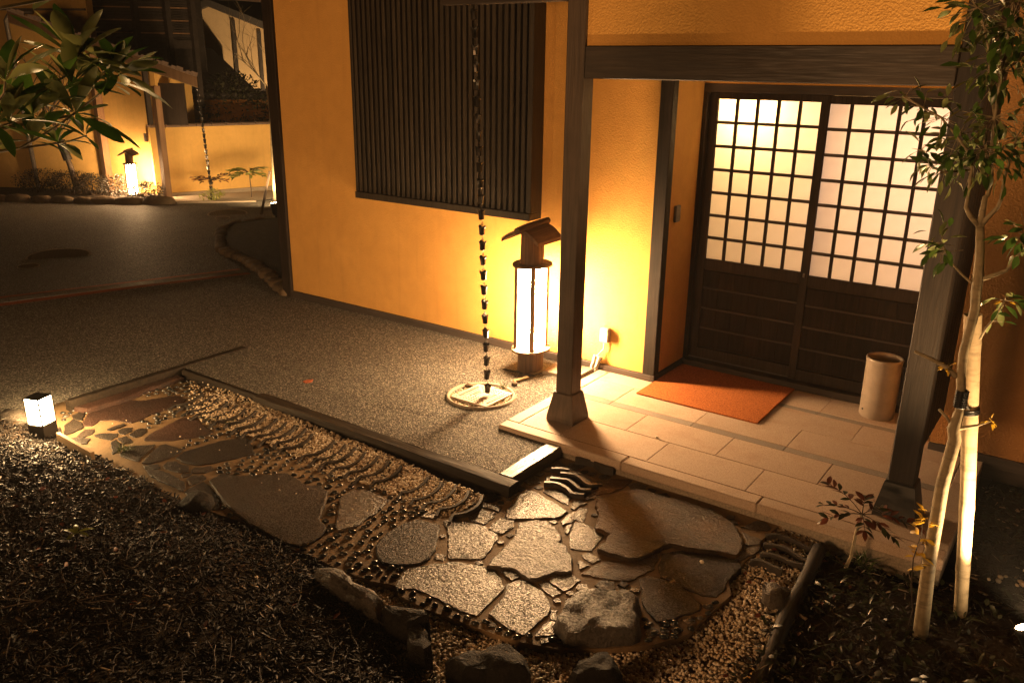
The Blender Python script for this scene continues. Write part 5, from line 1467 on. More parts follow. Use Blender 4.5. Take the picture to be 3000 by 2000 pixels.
tag(stuff(gravel('pale_pebbles', [[(.0, 4.15), (.45, 4.2), (.6, 4.7), (.1, 4.75)], [(-.12, 4.02), (.02, 4.0), (.05, 4.1), (-.08, 4.12)]], 500, -.09, .02, (.010, .024), 88, .2)), 'loose pale stones on the dark soil behind the bamboo stake', 'stones')
fl = [leaf_mesh('l', 'leaf_red', .04, .022, .15, .3), leaf_mesh('l', 'leaf_yellow', .03, .016, .15, .3)]
m = MB(); random.seed(29)
for _ in range(90):
    if random.random() < .5: x, y, z = random.uniform(-1.1, -.6), random.uniform(2.4, 3.8), -.095
    else: x, y = random.uniform(-4.2, -1.6), random.uniform(1.2, 2.2); z = max(mound_z(x, y), -.12) + .03
    a = random.uniform(0, 6.28); add_leaf(m, fl[0], Vector((x, y, z)), (math.cos(a), math.sin(a), random.uniform(-.2, .4)), random.uniform(.4, 1.0), random.uniform(-1, 1))
tag(stuff(m.build('red_leaf_litter', 'leaf_red', None, True)), 'scattered fallen red leaves on gravel and mulch', 'leaf litter')
gm = leaf_mesh('blade', 'grass', .07, .004, .35, .1)
def tuft(x, y, z, n, s, label, seed):
    m = MB(); random.seed(seed)
    for _ in range(n):
        a = random.uniform(0, 6.28); e = random.uniform(.4, 1.4)
        add_leaf(m, gm, Vector((x + random.gauss(0, .014 * s), y + random.gauss(0, .014 * s), z)), (math.cos(a) * math.cos(e), math.sin(a) * math.cos(e), math.sin(e)), random.uniform(.5, 1.0) * s, random.uniform(-1, 1))
    return tag(m.build('grass_tuft', 'grass', None, True), label, 'grass')
tuft(-3.24, 4.47, -.02, 60, .9, 'green grass tuft growing at the drain ring below the lantern', 1)
tuft(-3.10, 4.18, -.02, 24, .5, 'tiny grass tuft at the front edge of the drain', 2)
tuft(-4.52, 2.98, -.10, 50, .8, 'left grass tuft among the curved tiles', 3)
tuft(-4.36, 3.0, -.10, 44, .8, 'grass tuft just right of the left one among the curved tiles', 4)
tuft(-3.46, 3.02, -.10, 50, .75, 'grass tuft in the gravel by the middle of the tile row', 5)
tuft(-4.55, 2.38, -.09, 70, 1.1, 'grass clump beside the pale edging board', 6)
tuft(-3.75, 3.06, -.10, 30, .7, 'small grass tuft between tiles left of the row centre', 7)
tuft(-2.46, 3.2, -.10, 30, .6, 'mossy tuft under the timber corner', 8)
tuft(-.62, 3.82, -.11, 70, 1.3, 'dark grass clump behind the red leaved shrub stem', 9)
tuft(-3.95, 5.16, -.02, 14, .5, 'withered weed at the wall foot left of the lantern', 10)
# small seedling with big yellow-green leaves on the mulch
sd = thing('seedling', (-3.48, 1.55, mound_z(-3.48, 1.55)), 'yellow-green seedling with long leaves alone on the mulch', 'seedling')
sl_ = leaf_mesh('leaf', 'leaf_light', .075, .022, .45, .3)
MB().tube([(-3.48, 1.55, mound_z(-3.48, 1.55) - .01), (-3.48, 1.55, mound_z(-3.48, 1.55) + .03)], .003, 5).build('stem', 'bark_dark', sd)
for a in (.3, 1.2, 2.7, 3.4, 5.2):
    put_leaf(sl_, Vector((-3.48, 1.55, mound_z(-3.48, 1.55) + .03)), (math.cos(a), math.sin(a), .45), sd, random.uniform(.8, 1.1), 0)

# ---------------------------------------------------------------- big leaved evergreen, left foreground
lt_ = thing('evergreen_tree', (-2.55, .55, mound_z(-2.55, .55)), 'evergreen tree with long leathery leaves reaching in at the upper left', 'tree')
tb_ = [Vector((-2.62, .45, mound_z(-2.62, .45) - .05)), Vector((-2.60, .5, .9)), Vector((-2.55, .6, 1.5)), Vector((-2.45, .75, 1.85)), Vector(LTREE['main'][0])]
MB().tube(tb_, [.032, .028, .022, .014, .009], 10, True, .06).build('trunk', 'bark_dark', lt_, True)
bstart = {'b2': tb_[3], 'b5': tb_[3], 'b7': tb_[3]}
for k, pts in LTREE.items():
    P_ = [Vector(p) for p in pts]
    if k in bstart: P_ = [bstart[k]] + P_
    if k == 'b4': P_ = [Vector(LTREE['b2'][1])] + P_
    if k in ('b3', 'b6'): P_ = [Vector(LTREE['main'][2])] + P_
    limb('branch', P_, .0055 if k in ('main', 'b2') else .0038, .0022, 'bark_pale', lt_, 7, .04)
limb('branch', [tb_[2], Vector((-2.3, .75, 2.2)), Vector(LROS[-1][0])], .009, .003, 'bark_pale', lt_, 7, .04)
big = [leaf_mesh('leaf', 'leaf_big', 1.0, .265, .22, .18, (0, .12, .3, .55, .78, .93, 1.0), (.06, .22, .62, 1.0, .85, .42, .02)), leaf_mesh('leaf', 'leaf_big', 1.0, .27, .4, .25, (0, .12, .3, .55, .78, .93, 1.0), (.06, .2, .6, 1.0, .88, .42, .02)),
       leaf_mesh('leaf', 'leaf_big', 1.0, .29, .08, .12, (0, .12, .3, .55, .78, .93, 1.0), (.06, .25, .66, 1.0, .82, .4, .02))]
random.seed(44)
for (c, n_, L_) in LROS:
    c = Vector(c)
    ax = Vector((random.uniform(-.3, .3), random.uniform(-.2, .2), 1)).normalized()
    L_ *= 1.12
    for k in range(n_ + 5):
        a = 2.4 * k + random.uniform(-.3, .3)
        el = random.uniform(-.35, .75) if k < n_ * .7 else random.uniform(.6, 1.2)
        d = Vector((math.cos(a) * math.cos(el), math.sin(a) * math.cos(el), math.sin(el)))
        put_leaf(random.choice(big), c + d * .008, d, lt_, L_ * random.uniform(.75, 1.15), random.uniform(-.5, .5))
d = Vector(LBIG[2]) - Vector(LBIG[0])
put_leaf(big[0], LBIG[0], d + Vector((0, 0, .03)), lt_, d.length * 1.03, 1.1)
# ---------------------------------------------------------------- far side of the drive
# drain channel across the drive
dc = thing('drain_channel', (-8.0, 4.4, -.02), 'long grated drain channel with red borders crossing the asphalt', 'drain channel')
A0, A1 = Vector((-8.33, 3.40, 0)), Vector((-7.62, 5.62, 0))
dd = (A1 - A0).normalized(); nn = Vector((dd.y, -dd.x, 0))
A0 = A0 - dd * 3.0
def strip(o0, o1, z, name, mat, a=A0, b=A1):
    m = MB(); K = 16
    for k in range(K + 1):
        p = a.lerp(b, k / K)
        for o_ in (o0, o1):
            q = p + nn * o_; zz = gz(q.x, q.y) + z
            m.v.append((q.x, q.y, zz))
    for k in range(K): m.f.append((2 * k, 2 * k + 1, 2 * k + 3, 2 * k + 2))
    return m.build(name, mat, dc)
strip(.09, .20, .006, 'border', 'red_concrete'); strip(-.20, -.09, .006, 'border', 'red_concrete'); strip(-.0899, .0899, .0045, 'channel', 'soil_dark')
L_ = (A1 - A0).length; n = int(L_ / .25)
m = MB()
for i in range(9):
    o_ = -.08 + .02 * i
    a = A0 + nn * o_; b = A1 + nn * o_
    for k in range(8):
        p, q = a.lerp(b, k / 8), a.lerp(b, (k + 1) / 8)
        m.bar((p.x, p.y, gz(p.x, p.y) + .009), (q.x, q.y, gz(q.x, q.y) + .009), .007, .006)
for k in range(int(L_ / .1)):
    p = A0 + dd * (k * .1 + .05)
    a, b = p - nn * .085, p + nn * .085
    m.bar((a.x, a.y, gz(a.x, a.y) + .009), (b.x, b.y, gz(b.x, b.y) + .009), .006, .005)
m.build('grating', 'grate_metal', dc)

# manhole covers
def cover(x, y, r, label, pat=True):
    t_ = thing('manhole_cover', (x, y, gz(x, y)), label, 'manhole cover', 'round iron covers in the asphalt')
    n = Vector((.85 * .05, -.53 * .05, 1)).normalized() if -.85 * x + .53 * y > 9 else Vector((0, 0, 1))
    Q = Matrix.Translation((x, y, gz(x, y))) @ n.to_track_quat('Z', 'Y').to_matrix().to_4x4()
    def put(m, nm, mat, sm=False):
        m.v = [tuple(Q @ Vector(v)) for v in m.v]; return m.build(nm, mat, t_, sm)
    put(MB().lathe([(r * .93, .004), (r * .94, .011), (r, .011), (r * 1.02, .0)], 0, 0, 36), 'rim', 'concrete')
    m = MB().lathe([(r * .925, .009), (.001, .009)], 0, 0, 36); put(m, 'lid', 'iron')
    if pat:
        m = MB(); k = int(r / .035)
        for i in range(-k, k + 1):
            for j in range(-k, k + 1):
                u, v_ = i * .035, j * .035
                if u * u + v_ * v_ < (r * .86) ** 2: m.box(u - .012, u + .012, v_ - .012, v_ + .012, .0095, .014)
        put(m, 'studs', 'iron')
    return t_
cover(-10.40, 4.98, .36, 'large studded manhole cover on the asphalt at the left')
cover(-9.98, 4.42, .115, 'small round cover just in front of the large manhole', False)
cover(-12.3, 8.83, .33, 'distant pale manhole cover by the curved planting bed')
cover(-11.85, 8.40, .12, 'small round cap in front of the distant manhole cover', False)

# curved planting bed at the house corner, with its edging stones
BED = [(-6.46, 5.22), (-7.22, 5.60), (-8.0, 5.98), (-8.5, 6.15), (-9.05, 6.35), (-9.75, 6.85), (-10.5, 7.4), (-10.95, 7.95), (-10.95, 8.5), (-10.4, 9.6), (-6.45, 10.2)]
m = MB(); k = len(BED)
for x, y in BED: m.v.append((x, y, gz(x, y) + .05))
m.v.append((-8.3, 8.0, gz(-8.3, 8.0) + .10))
for i in range(k): m.f.append((i, (i + 1) % k, k))
bed = struct(m.build('corner_bed', 'soil'))
random.seed(66)
def stone_row(pts, size, parent, seed, mat='edge_stone', sq=(1.35, .8, .75)):
    P_ = [Vector(p) for p in pts]; i = 0; acc = 0
    while i < len(P_) - 1:
        a, b = P_[i], P_[i + 1]; L = (b - a).length
        while acc < L:
            p = a.lerp(b, acc / L); d = (b - a).normalized()
            r = size * random.uniform(.8, 1.2)
            e = ellipsoid(10, 6); m = MB(); sd_ = random.uniform(0, 99)
            an = math.atan2(d.y, d.x) + random.uniform(-.15, .15); c_, s_ = math.cos(an), math.sin(an)
            vs = []
            for v in e.v:
                w = Vector([math.copysign(abs(c) ** .75, c) for c in v])
                f_ = 1 + .16 * mnoise.noise(w * 1.6 + Vector((sd_, 0, 0)))
                q = (w.x * r * sq[0] * f_, w.y * r * sq[1] * f_, w.z * r * sq[2] * f_)
                vs.append((p.x + q[0] * c_ - q[1] * s_, p.y + q[0] * s_ + q[1] * c_, gz(p.x, p.y) + .02 + q[2]))
            m.add(vs, e.f); m.build('edging_stone', mat, parent, auto=50)
            acc += r * sq[0] * 1.95
        acc -= L; i += 1
er = thing('stone_edging', (-9, 6.4, -.1), 'curved row of tan edging stones round the dark corner bed', 'stone edging')
stone_row([(x, y) for x, y in BED[:9]], .088, er, 1, 'edge_stone', (1.25, .95, .6))
er2 = thing('stone_edging', (-16, 8.3, -.5), 'long low row of dark edging stones below the far hedge', 'stone edging')
stone_row([(-22.5, 6.2), (-18.0, 7.72), (-15.4, 8.75), (-14.75, 9.2)], .20, er2, 2, 'edge_stone', (1.4, .7, .62))

# raised bed soil behind the far edging, pale gravel by the far wall
m = MB().add([(-24, 5.9, -.50), (-18.0, 7.75, -.46), (-15.4, 8.8, -.40), (-14.9, 9.35, -.38), (-16.0, 9.75, -.42), (-17.1, 9.5, -.43), (-24, 7.6, -.45)], [(0, 1, 2, 3, 4, 5, 6)])
struct(m.build('hedge_bed', 'soil'))
m = MB().add([(-14.75, 9.25, gz(-14.75, 9.25) + .02), (-13.6, 10.3, gz(-13.6, 10.3) + .02), (-13.3, 12.5, gz(-13.3, 12.5) + .02), (-14.8, 12.5, gz(-14.8, 12.5) + .03), (-15.6, 9.85, gz(-15.6, 9.85) + .03)], [(0, 1, 2, 3, 4)])
struct(m.build('pale_gravel_strip', 'concrete'))
m = MB().bar((-14.55, 9.35, -.43), (-13.55, 10.4, -.43), .08, .06)
tag(m.build('kerb_edge', 'concrete'), 'pale kerb in front of the far gravel strip', 'kerb')

# far garden wall with its tiled coping
fw = thing('garden_wall', (-15.2, 10.4, -.5), 'low yellow plastered garden wall with rounded tile coping across the drive', 'wall')
W0, W1 = Vector((-15.72, 9.66, 0)), Vector((-14.78, 12.6, 0))
wd = (W1 - W0).normalized(); wn_ = Vector((wd.y, -wd.x, 0))
def wquad(p, q, off0, off1, z0, z1): 
    a, b = p + wn_ * off0, q + wn_ * off0; c, d = q + wn_ * off1, p + wn_ * off1
    m = MB(); m.prism([(a.x, a.y), (b.x, b.y), (c.x, c.y), (d.x, d.y)], z0, z1); return m
wquad(W0, W1, -.12, 0, -.40, .90).build('wall_body', 'plaster_far', fw)
wquad(W0, W1, -.13, .012, -.60, -.405).build('plinth', 'concrete', fw)
L_ = (W1 - W0).length; nt = int(L_ / .29)
for i in range(nt):
    a = W0 + wd * (L_ * i / nt); b = W0 + wd * (L_ * (i + 1) / nt - .01)
    m = MB()
    for e, r in ((a, .088), (a + wd * .035, .088), (a + wd * .036, .076), (b, .076)):
        for k in range(9):
            an = math.pi * k / 8
            p = e + wn_ * (-.06 + r * 1.15 * math.cos(an)); m.v.append((p.x, p.y, .905 + r * math.sin(an) * .85))
    for s in range(3):
        for k in range(8):
            q = s * 9 + k; m.f.append((q, q + 1, q + 10, q + 9))
    m.build('coping_tile', 'far_tile', fw, auto=50)
# entrance of the far house: wall, post, lean-to roof
fh = thing('neighbour_house', (-17.5, 9.0, -.5), 'far yellow house at the left with a small tiled entrance roof', 'house')
C0, C1 = Vector((-24.5, 5.85, 0)), Vector((-17.05, 9.45, 0))
def vwall(p, q, th, z0, z1, name, mat, par=fh):
    d = (q - p).normalized(); n_ = Vector((-d.y, d.x, 0)) * th
    m = MB(); m.prism([(p.x, p.y), (q.x, q.y), ((q + n_).x, (q + n_).y), ((p + n_).x, (p + n_).y)], z0, z1)
    return m.build(name, mat, par)
vwall(C0, C1, .2, -.7, 4.0, 'wall', 'plaster_far')
vwall(Vector((-17.04, 9.5, 0)), Vector((-15.76, 9.86, 0)), .15, -.7, 2.35, 'entrance_wall', 'plaster_far')
vwall(Vector((-16.3, 11.0, 0)), Vector((-15.72, 9.80, 0)), .1, -.7, 2.0, 'return_wall', 'plaster_far')
MB().bar((-17.02, 9.40, -.6), (-17.02, 9.40, 2.3), .14, .14, (1, 0, 0)).build('corner_post', 'far_wood', fh)
MB().bar((-14.92, 9.39, -.47), (-14.92, 9.39, 1.72), .12, .12, (1, 0, 0)).build('porch_post', 'far_wood', fh)
MB().bar((-15.75, 9.72, .95), (-15.75, 9.72, 2.0), .10, .06, (1, 0, 0)).build('door_jamb', 'far_dark', fh)
vwall(Vector((-15.7, 9.9, 0)), Vector((-15.3, 10.25, 0)), .05, .95, 1.75, 'dark_opening', 'wood_z')
MB().box(-16.02, -15.95, 9.70, 9.76, .62, .78, .004).build('entry_phone', 'switch_grey', fh)
# roof slab: sloping down to the right, tiles on top, pale soffit below
E0, E1 = Vector((-14.68, 8.55, 2.17)), Vector((-13.99, 9.66, 1.70))
bk = Vector((-2.6, 1.7, 0))
def slab(a, b, c_, d, th, name, mat):
    up = Vector((0, 0, th)); vs = [a, b, c_, d, a + up, b + up, c_ + up, d + up]
    m = MB().add(vs, [(0, 3, 2, 1), (4, 5, 6, 7), (0, 1, 5, 4), (1, 2, 6, 5), (2, 3, 7, 6), (3, 0, 4, 7)]); return m.build(name, mat, fh)
E00 = E0 + (E0 - E1) * 1.2
slab(E00, E1, E1 + bk, E00 + bk, .015, 'soffit', 'board_light')
slab(E00 + Vector((0, 0, .016)), E1 + Vector((0, 0, .016)), E1 + bk * .03 + Vector((0, 0, .016)), E00 + bk * .03 + Vector((0, 0, .016)), .17, 'bargeboard', 'far_wood')
slab(E00 + Vector((0, 0, .19)), E1 + Vector((0, 0, .19)), E1 + bk + Vector((0, 0, .19)), E00 + bk + Vector((0, 0, .19)), .03, 'roof_deck', 'far_tile')
for k in range(12):
    p = E1.lerp(E00, (k + .3) / 12) + Vector((0, 0, .235)); m = MB()
    dv_ = (E1 - E00).normalized()
    m.bar(p - dv_ * .02, p + dv_ * .09, .10, .07); m.bar(p - dv_ * .11, p - dv_ * .02, .09, .035)
    m.build('verge_tile', 'far_tile', fh)
# downpipe, vent, small window on the far house wall
fd = (C1 - C0).normalized(); fn = Vector((fd.y, -fd.x, 0))
def onwall(u, z, off=.06): p = C0.lerp(C1, u) + fn * off; return Vector((p.x, p.y, z))
MB().tube([onwall(.80, -.55), onwall(.785, 2.9), onwall(.80, 3.05), onwall(.86, 3.05)], .045, 8).build('downpipe', 'downpipe', fh, True)
MB().tube([onwall(.715, 2.5, .0), onwall(.715, 2.5, .12)], [.16, .13], 14).build('vent_cowl', 'downpipe', fh, True)
for k in range(2): MB().bar(onwall(.688 + .012 * k, .45, .05), onwall(.688 + .012 * k, 1.25, .05), .05, .05, (1, 0, 0)).build('window_bar', 'grey_plastic', fh)
MB().bar(onwall(.70, .45, .02), onwall(.70, 1.25, .02), .02, .25, (1, 0, 0)).build('window', 'wood_z', fh)
MB().bar(onwall(.55, 3.1, .05), onwall(1.0, 3.1, .05), .03, .04).build('trim', 'downpipe', fh)
lantern(-15.86, 9.24, gz(-15.86, 9.24) - .02, .93, 'distant glowing lantern with bark roof in front of the yellow entrance wall', 'far_lantern_paper', R(35))
rain_chain((-14.05, 9.70, 1.68), (-14.45, 10.05, -.40), .105, 1.3, 'distant small rain chain in front of the yellow garden wall')

# timber slatted balcony behind
bl_ = thing('slatted_balcony', (-17, 10.5, 2.4), 'dark balcony screened with horizontal slats above the entrance roof', 'balcony')
Q0, Q1 = Vector((-20.2, 7.7, 0)), Vector((-16.42, 11.42, 0))
qd = (Q1 - Q0).normalized(); qn = Vector((qd.y, -qd.x, 0))
def bp(u, z, off=0): p = Q0.lerp(Q1, u) + qn * off; return Vector((p.x, p.y, z))
MB().bar(bp(0, 2.50), bp(1, 2.50), .14, .16).build('floor_beam', 'far_dark', bl_)
MB().bar(bp(0, 3.42), bp(1, 3.42), .10, .10).build('top_rail', 'far_dark', bl_)
for u in (.28, .52, .78, .90, .995):
    MB().bar(bp(u, 1.2 if u in (.78, .90, .995) else 2.3, .06), bp(u, 3.5, .06), .11, .11, (1, 0, 0)).build('balcony_post', 'far_dark', bl_)
sm_ = None
for k in range(16):
    z = 2.62 + k * .05
    MB().bar(bp(.02, z, .01), bp(1, z, .01), .02, .028).build('slat', 'far_wood' if k % 5 == 2 else 'far_dark', bl_)
MB().bar(bp(0, 2.75, -.9), bp(1, 2.75, -.9), .05, 1.6).build('back_wall', 'far_dark', bl_)
# house with a gable and dark posts
gh = thing('gabled_house', (-19, 14.4, 0), 'pale gabled house with thin dark posts in the far background', 'house')
G = [Vector((-21.3, 11.7, 2.30)), Vector((-19.49, 14.0, 3.48)), Vector((-18.0, 15.9, 2.57)), Vector((-18.0, 15.9, -.8)), Vector((-21.3, 11.7, -.8))]
bk2 = Vector((-2.4, 1.9, 0))
m = MB().add(G + [p + bk2 for p in G], [(0, 4, 3, 2, 1), (5, 6, 7, 8, 9)] + [(i, (i + 1) % 5, (i + 1) % 5 + 5, i + 5) for i in range(5)])
m.build('wall', 'plaster_pale', gh)
fw2 = Vector((.22, -.18, 0))
def slope(a, b, name, ext):
    d = (b - a); a2, b2 = a, b + d * ext
    vs = [a2 + fw2, b2 + fw2, b2 + bk2, a2 + bk2]; up = Vector((0, 0, .17)); lo = Vector((0, 0, .004))
    m = MB().add([v + lo for v in vs] + [v + up for v in vs], [(0, 3, 2, 1), (4, 5, 6, 7), (0, 1, 5, 4), (1, 2, 6, 5), (2, 3, 7, 6), (3, 0, 4, 7)]); m.build(name, 'far_tile_dark', gh)
slope(G[1], G[2], 'roof', .1); slope(G[1], G[0], 'roof', .1)
gd = (G[2] - G[0]); gd.z = 0; gd.normalize(); gn = Vector((gd.y, -gd.x, 0))
for px_, top in ((-19.144, 3.18), (-18.762, 2.93)):
    u = (px_ + 21.3) / 3.3; p = Vector((px_, 11.7 + u * 4.2, 0)) + gn * .03
    MB().bar((p.x, p.y, -.8), (p.x, p.y, top), .05, .09, tuple(gd)).build('post', 'far_dark', gh)
p, q = G[4].lerp(G[3], .1) + gn * .03, G[3] + gn * .03
MB().bar((p.x, p.y, 1.42), (q.x, q.y, 1.42), .05, .10).build('band', 'far_dark', gh)
# dark shed roof and dark rear wall with coping
dw = thing('rear_wall', (-16.6, 11.1, 0), 'dim brown rear wall with dark tile coping behind the garden wall', 'wall')
vwall(Vector((-17.6, 10.2, 0)), Vector((-15.4, 13.5, 0)), .15, -.6, 1.42, 'wall_body', 'dark_shaded_plaster', dw)
R0, R1 = Vector((-17.58, 10.15, 1.46)), Vector((-15.35, 13.5, 1.46))
for k in range(14):
    a, b = R0.lerp(R1, k / 14), R0.lerp(R1, (k + .96) / 14)
    MB().tube([a, b], [.10, .09], 8).build('coping_tile', 'far_tile_dark', dw, True)
sh = thing('dark_shed', (-17.9, 12.6, 0), 'black shed roof sloping down between balcony and gabled house', 'shed')
m = MB()
S_ = [(-19.2, 11.0, 2.46), (-17.87, 12.83, 2.46), (-17.35, 13.55, 1.55), (-17.35, 13.55, -.6), (-19.2, 11.0, -.6)]
m.add([Vector(p) for p in S_] + [Vector(p) + Vector((-.9, .65, 0)) for p in S_], [(0, 4, 3, 2, 1), (5, 6, 7, 8, 9)] + [(i, (i + 1) % 5, (i + 1) % 5 + 5, i + 5) for i in range(5)])
m.build('shed_body', 'soil_dark', sh)

# ---------------------------------------------------------------- far plants
def bush(name, x, y, z, rx, rz, nl, mat, label, cat, group, seed, leafL=.045, twigs=14, ell=.8):
    random.seed(seed)
    t_ = thing(name, (x, y, z), label, cat, group)
    m = MB()
    for k in range(twigs):
        a = random.uniform(0, 6.28); r = random.uniform(.3, 1) * rx
        m.tube([(x + random.gauss(0, .03), y + random.gauss(0, .03), z - .03), (x + r * .4 * math.cos(a), y + r * .4 * math.sin(a), z + rz * .5), (x + r * math.cos(a), y + r * math.sin(a), z + rz * random.uniform(.8, 1.6))], [.010, .006, .002], 5, False)
    m.build('stems', 'bark_dark', t_, True)
    lm = [leaf_mesh('l', mat, leafL, leafL * .45, .2, .2), leaf_mesh('l', mat, leafL * .8, leafL * .4, .3, .2)]
    m = MB()
    for k in range(nl):
        d = Vector((random.gauss(0, 1), random.gauss(0, 1), random.gauss(0, 1))).normalized()
        rr = random.uniform(.35, 1.08) ** .6
        p = Vector((x + d.x * rx * rr, y + d.y * rx * rr, z + rz + d.z * rz * rr * ell))
        if mnoise.noise(p * 5.0 + Vector((seed, 0, 0))) < -.12: continue
        add_leaf(m, random.choice(lm), p, d + Vector((random.gauss(0, .6), random.gauss(0, .6), random.gauss(0, .6))), random.uniform(.7, 1.3), random.uniform(-1, 1))
    stuff(m.build('foliage', mat, t_, True))
    return t_
HB = 'clipped azalea bushes below the far house wall'
for i, (x, y, rx, rz, lb) in enumerate(((-17.95, 8.42, .40, .22, 'leftmost dark azalea bush below the far house wall'), (-17.25, 8.72, .36, .22, 'azalea bush just left of the wrapped tree trunk'),
                                  (-16.75, 8.90, .30, .20, 'azalea bush just right of the wrapped tree trunk'), (-16.1, 9.05, .36, .21, 'azalea bush left of the distant lantern'), (-15.25, 9.15, .30, .17, 'azalea bush in front of the distant lantern, edged by its light'))):
    bush('azalea_bush', x, y, -.44, rx * 1.15, rz * 1.2, 2600, 'leaf_hedge', lb, 'bush', HB, 700 + i, .04)
bush('camellia_tree', -16.25, 12.1, -.3, .85, 1.12, 5200, 'leaf_dark', 'leafy evergreen rising behind the yellow garden wall', 'tree', None, 720, .085, 16, 1.0)
bush('low_camellia', -15.65, 13.0, -.2, .55, .75, 1100, 'leaf_dark', 'lower glossy shrub behind the garden wall near the main house corner', 'shrub', None, 721, .08, 10, 1.0)
bush('fern_clump', -14.42, 10.02, -.45, .22, .13, 420, 'leaf_light', 'light green clump at the foot of the distant rain chain', 'plant', None, 722, .05, 8)
nandina((-14.6, 10.18, -.45), .38, 'distant red leaved shrub behind the small rain chain', 723, (0, 0), 1.9, ('leaf_red', 'leaf_dark'), 9, .42, .01)
t_ = nandina((-14.1, 10.72, -.46), .52, 'distant yellow-green pinnate shrub against the garden wall', 724, (0, 0), 2.4, ('leaf_light', 'leaf_light'), 11, .38, .012, 'mahonia_shrub')
# wrapped trunk tree with bare twigs on the left
def bare_tree(name, base, pts, r0, label, seed, nb=9, spread=.7, up=.8, wrap=None, mat='bark_dark'):
    random.seed(seed); t_ = thing(name, base, label, 'tree')
    P_ = [Vector(p) for p in pts]
    MB().tube(P_, [r0 * (1 - .6 * i / (len(P_) - 1)) for i in range(len(P_))], 9, True, .06).build('trunk', mat, t_, True)
    m = MB()
    top = P_[-1]
    def grow(p, d, L, r, lvl):
        q = p; pts_ = [p]
        for k in range(4):
            d = (d + Vector((random.gauss(0, .16), random.gauss(0, .16), random.gauss(.03, .1)))).normalized(); q = q + d * L / 4; pts_.append(q)
        m.tube(pts_, [r * (1 - .17 * k) for k in range(5)], 5, False)
        if lvl:
            for _ in range(3):
                grow(pts_[random.randint(2, 4)], (d + Vector((random.gauss(0, spread), random.gauss(0, spread), random.gauss(.2, .4)))).normalized(), L * .62, r * .5, lvl - 1)
    for k in range(nb):
        a = random.uniform(0, 6.28); grow(P_[-1 - (k % 2)] if k else top, Vector((math.cos(a) * spread, math.sin(a) * spread, up)).normalized(), random.uniform(.6, 1.0), r0 * .3, 2)
    m.build('crown', mat, t_, True)
    if wrap:
        MB().tube([P_[1].lerp(P_[2], .2), P_[1].lerp(P_[2], .8)], r0 * 1.25, 10).build('trunk_wrap', 'black_metal', t_)
    return t_
bare_tree('bare_tree', (-17.2, 8.85, -.5), [(-17.2, 8.85, -.55), (-17.3, 8.8, .1), (-17.45, 8.72, .75), (-17.55, 8.68, 1.15)], .07, 'thin bare tree with wrapped trunk among the azaleas', 801, 9, .8, .9, True)
bare_tree('corner_tree', (-11.35, 9.1, -.25), [(-11.39, 9.13, -.35), (-11.38, 9.14, .43), (-11.38, 9.15, .89), (-11.37, 9.16, 1.35), (-11.39, 9.13, 1.8)], .04, 'slender bare tree uplit beside the dark house corner', 802, 6, .7, .8, False, 'bark_pale')
# stake beside the corner tree
tag(MB().bar((-11.62, 9.0, -.28), (-11.40, 9.08, .45), .03, .03).build('support_stake', 'bark_dark'), 'thin leaning stake beside the uplit corner tree', 'stake')

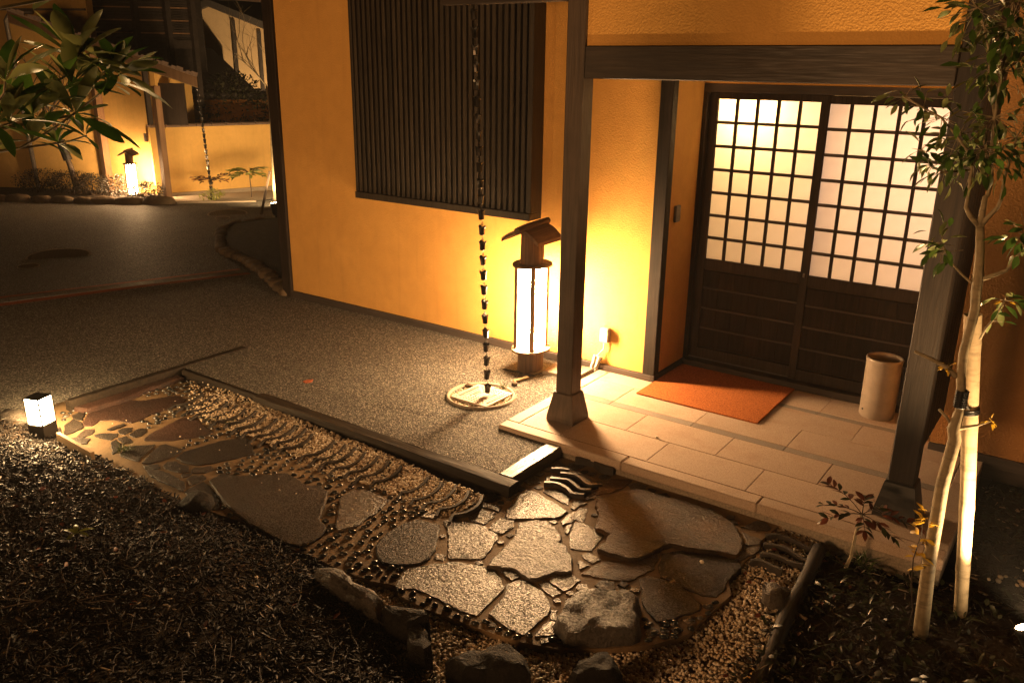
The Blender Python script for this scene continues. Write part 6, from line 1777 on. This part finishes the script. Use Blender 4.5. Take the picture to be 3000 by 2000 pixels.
# ---------------------------------------------------------------- uplights
def uplight(x, y, z, tgt, label, watt, s=1.0, size=70, blend=.9, soft=.03):
    t_ = thing('spotlight', (x, y, z), label, 'spotlight', 'garden uplights')
    d = (Vector(tgt) - Vector((x, y, z))).normalized()
    c = Vector((x, y, z + .07 * s))
    MB().tube([(x, y, z - .12), (x, y, z + .04 * s)], .012 * s, 8).build('spike', 'black_metal', t_)
    b = c - d * .07 * s
    MB().tube([b, b + d * .02 * s, c + d * .04 * s, c + d * .065 * s], [.028 * s, .045 * s, .055 * s, .058 * s], 18, True).build('housing', 'black_metal', t_, True)
    m = MB(); M4 = frame(d); n = 18; o_ = c + d * .0665 * s
    for k in range(n):
        a = 2 * math.pi * k / n; m.v.append(tuple(o_ + M4.to_3x3() @ Vector((0, .05 * s * math.cos(a), .05 * s * math.sin(a)))))
    m.f.append(tuple(range(n))); m.build('lens', 'spot_lens', t_)
    l_ = lamp('uplight_lamp', 'SPOT', c + d * .075 * s, watt, (1.0, .62, .28), soft, None, spot_size=R(size), spot_blend=blend)
    l_.rotation_euler = d.to_track_quat('-Z', 'Y').to_euler()
    return t_
uplight(.10, 3.50, -.08, (-1.0, 4.0, 1.95), 'glaring spotlight at the right edge aimed up at the young tree', 420, 1.0, 84)
uplight(-11.2, 8.98, gz(-11.2, 8.98) + .04, (-11.5, 9.05, 2.0), 'bright spotlight at the foot of the bare corner tree', 260, 1.5, 110)
uplight(-12.4, 10.05, gz(-12.4, 10.05) + .04, (-14.9, 11.2, .6), 'second distant spotlight close to the dark corner post', 600, 1.4, 130, .9, .45)
uplight(-16.3, 14.2, -.35, (-19.2, 14.4, 1.8), 'hidden uplight behind the garden wall aimed at the gabled house', 900, 1.4, 130)
# unseen lamp added behind the viewer, beyond the mound crest, to fill the walls
lamp('unseen_fill_lamp', 'POINT', (-3.1, -4.2, 1.66), 1400, (1.0, .51, .205), .65)

# ---------------------------------------------------------------- thin scattering volume added to give the lamps a lens-like glow
hm = bpy.data.materials.new('glow_volume'); hm.use_nodes = True
hm.node_tree.nodes.clear()
ho = hm.node_tree.nodes.new('ShaderNodeOutputMaterial')
pv = hm.node_tree.nodes.new('ShaderNodeVolumePrincipled')
pv.inputs['Color'].default_value = (.9, .9, .9, 1)
pv.inputs['Density'].default_value = .0017
pv.inputs['Anisotropy'].default_value = .3
hm.node_tree.links.new(pv.outputs[0], ho.inputs['Volume'])
MATS['glow_volume'] = hm
hz = MB().box(-166, 166, -166, 166, -1.8, 7.5).build('glow_volume', 'glow_volume')
stuff(hz)
hz['label'] = 'thin volume added to imitate lens glow round the lamps'; hz['category'] = 'glow_volume'
scene.cycles.volume_bounces = 0
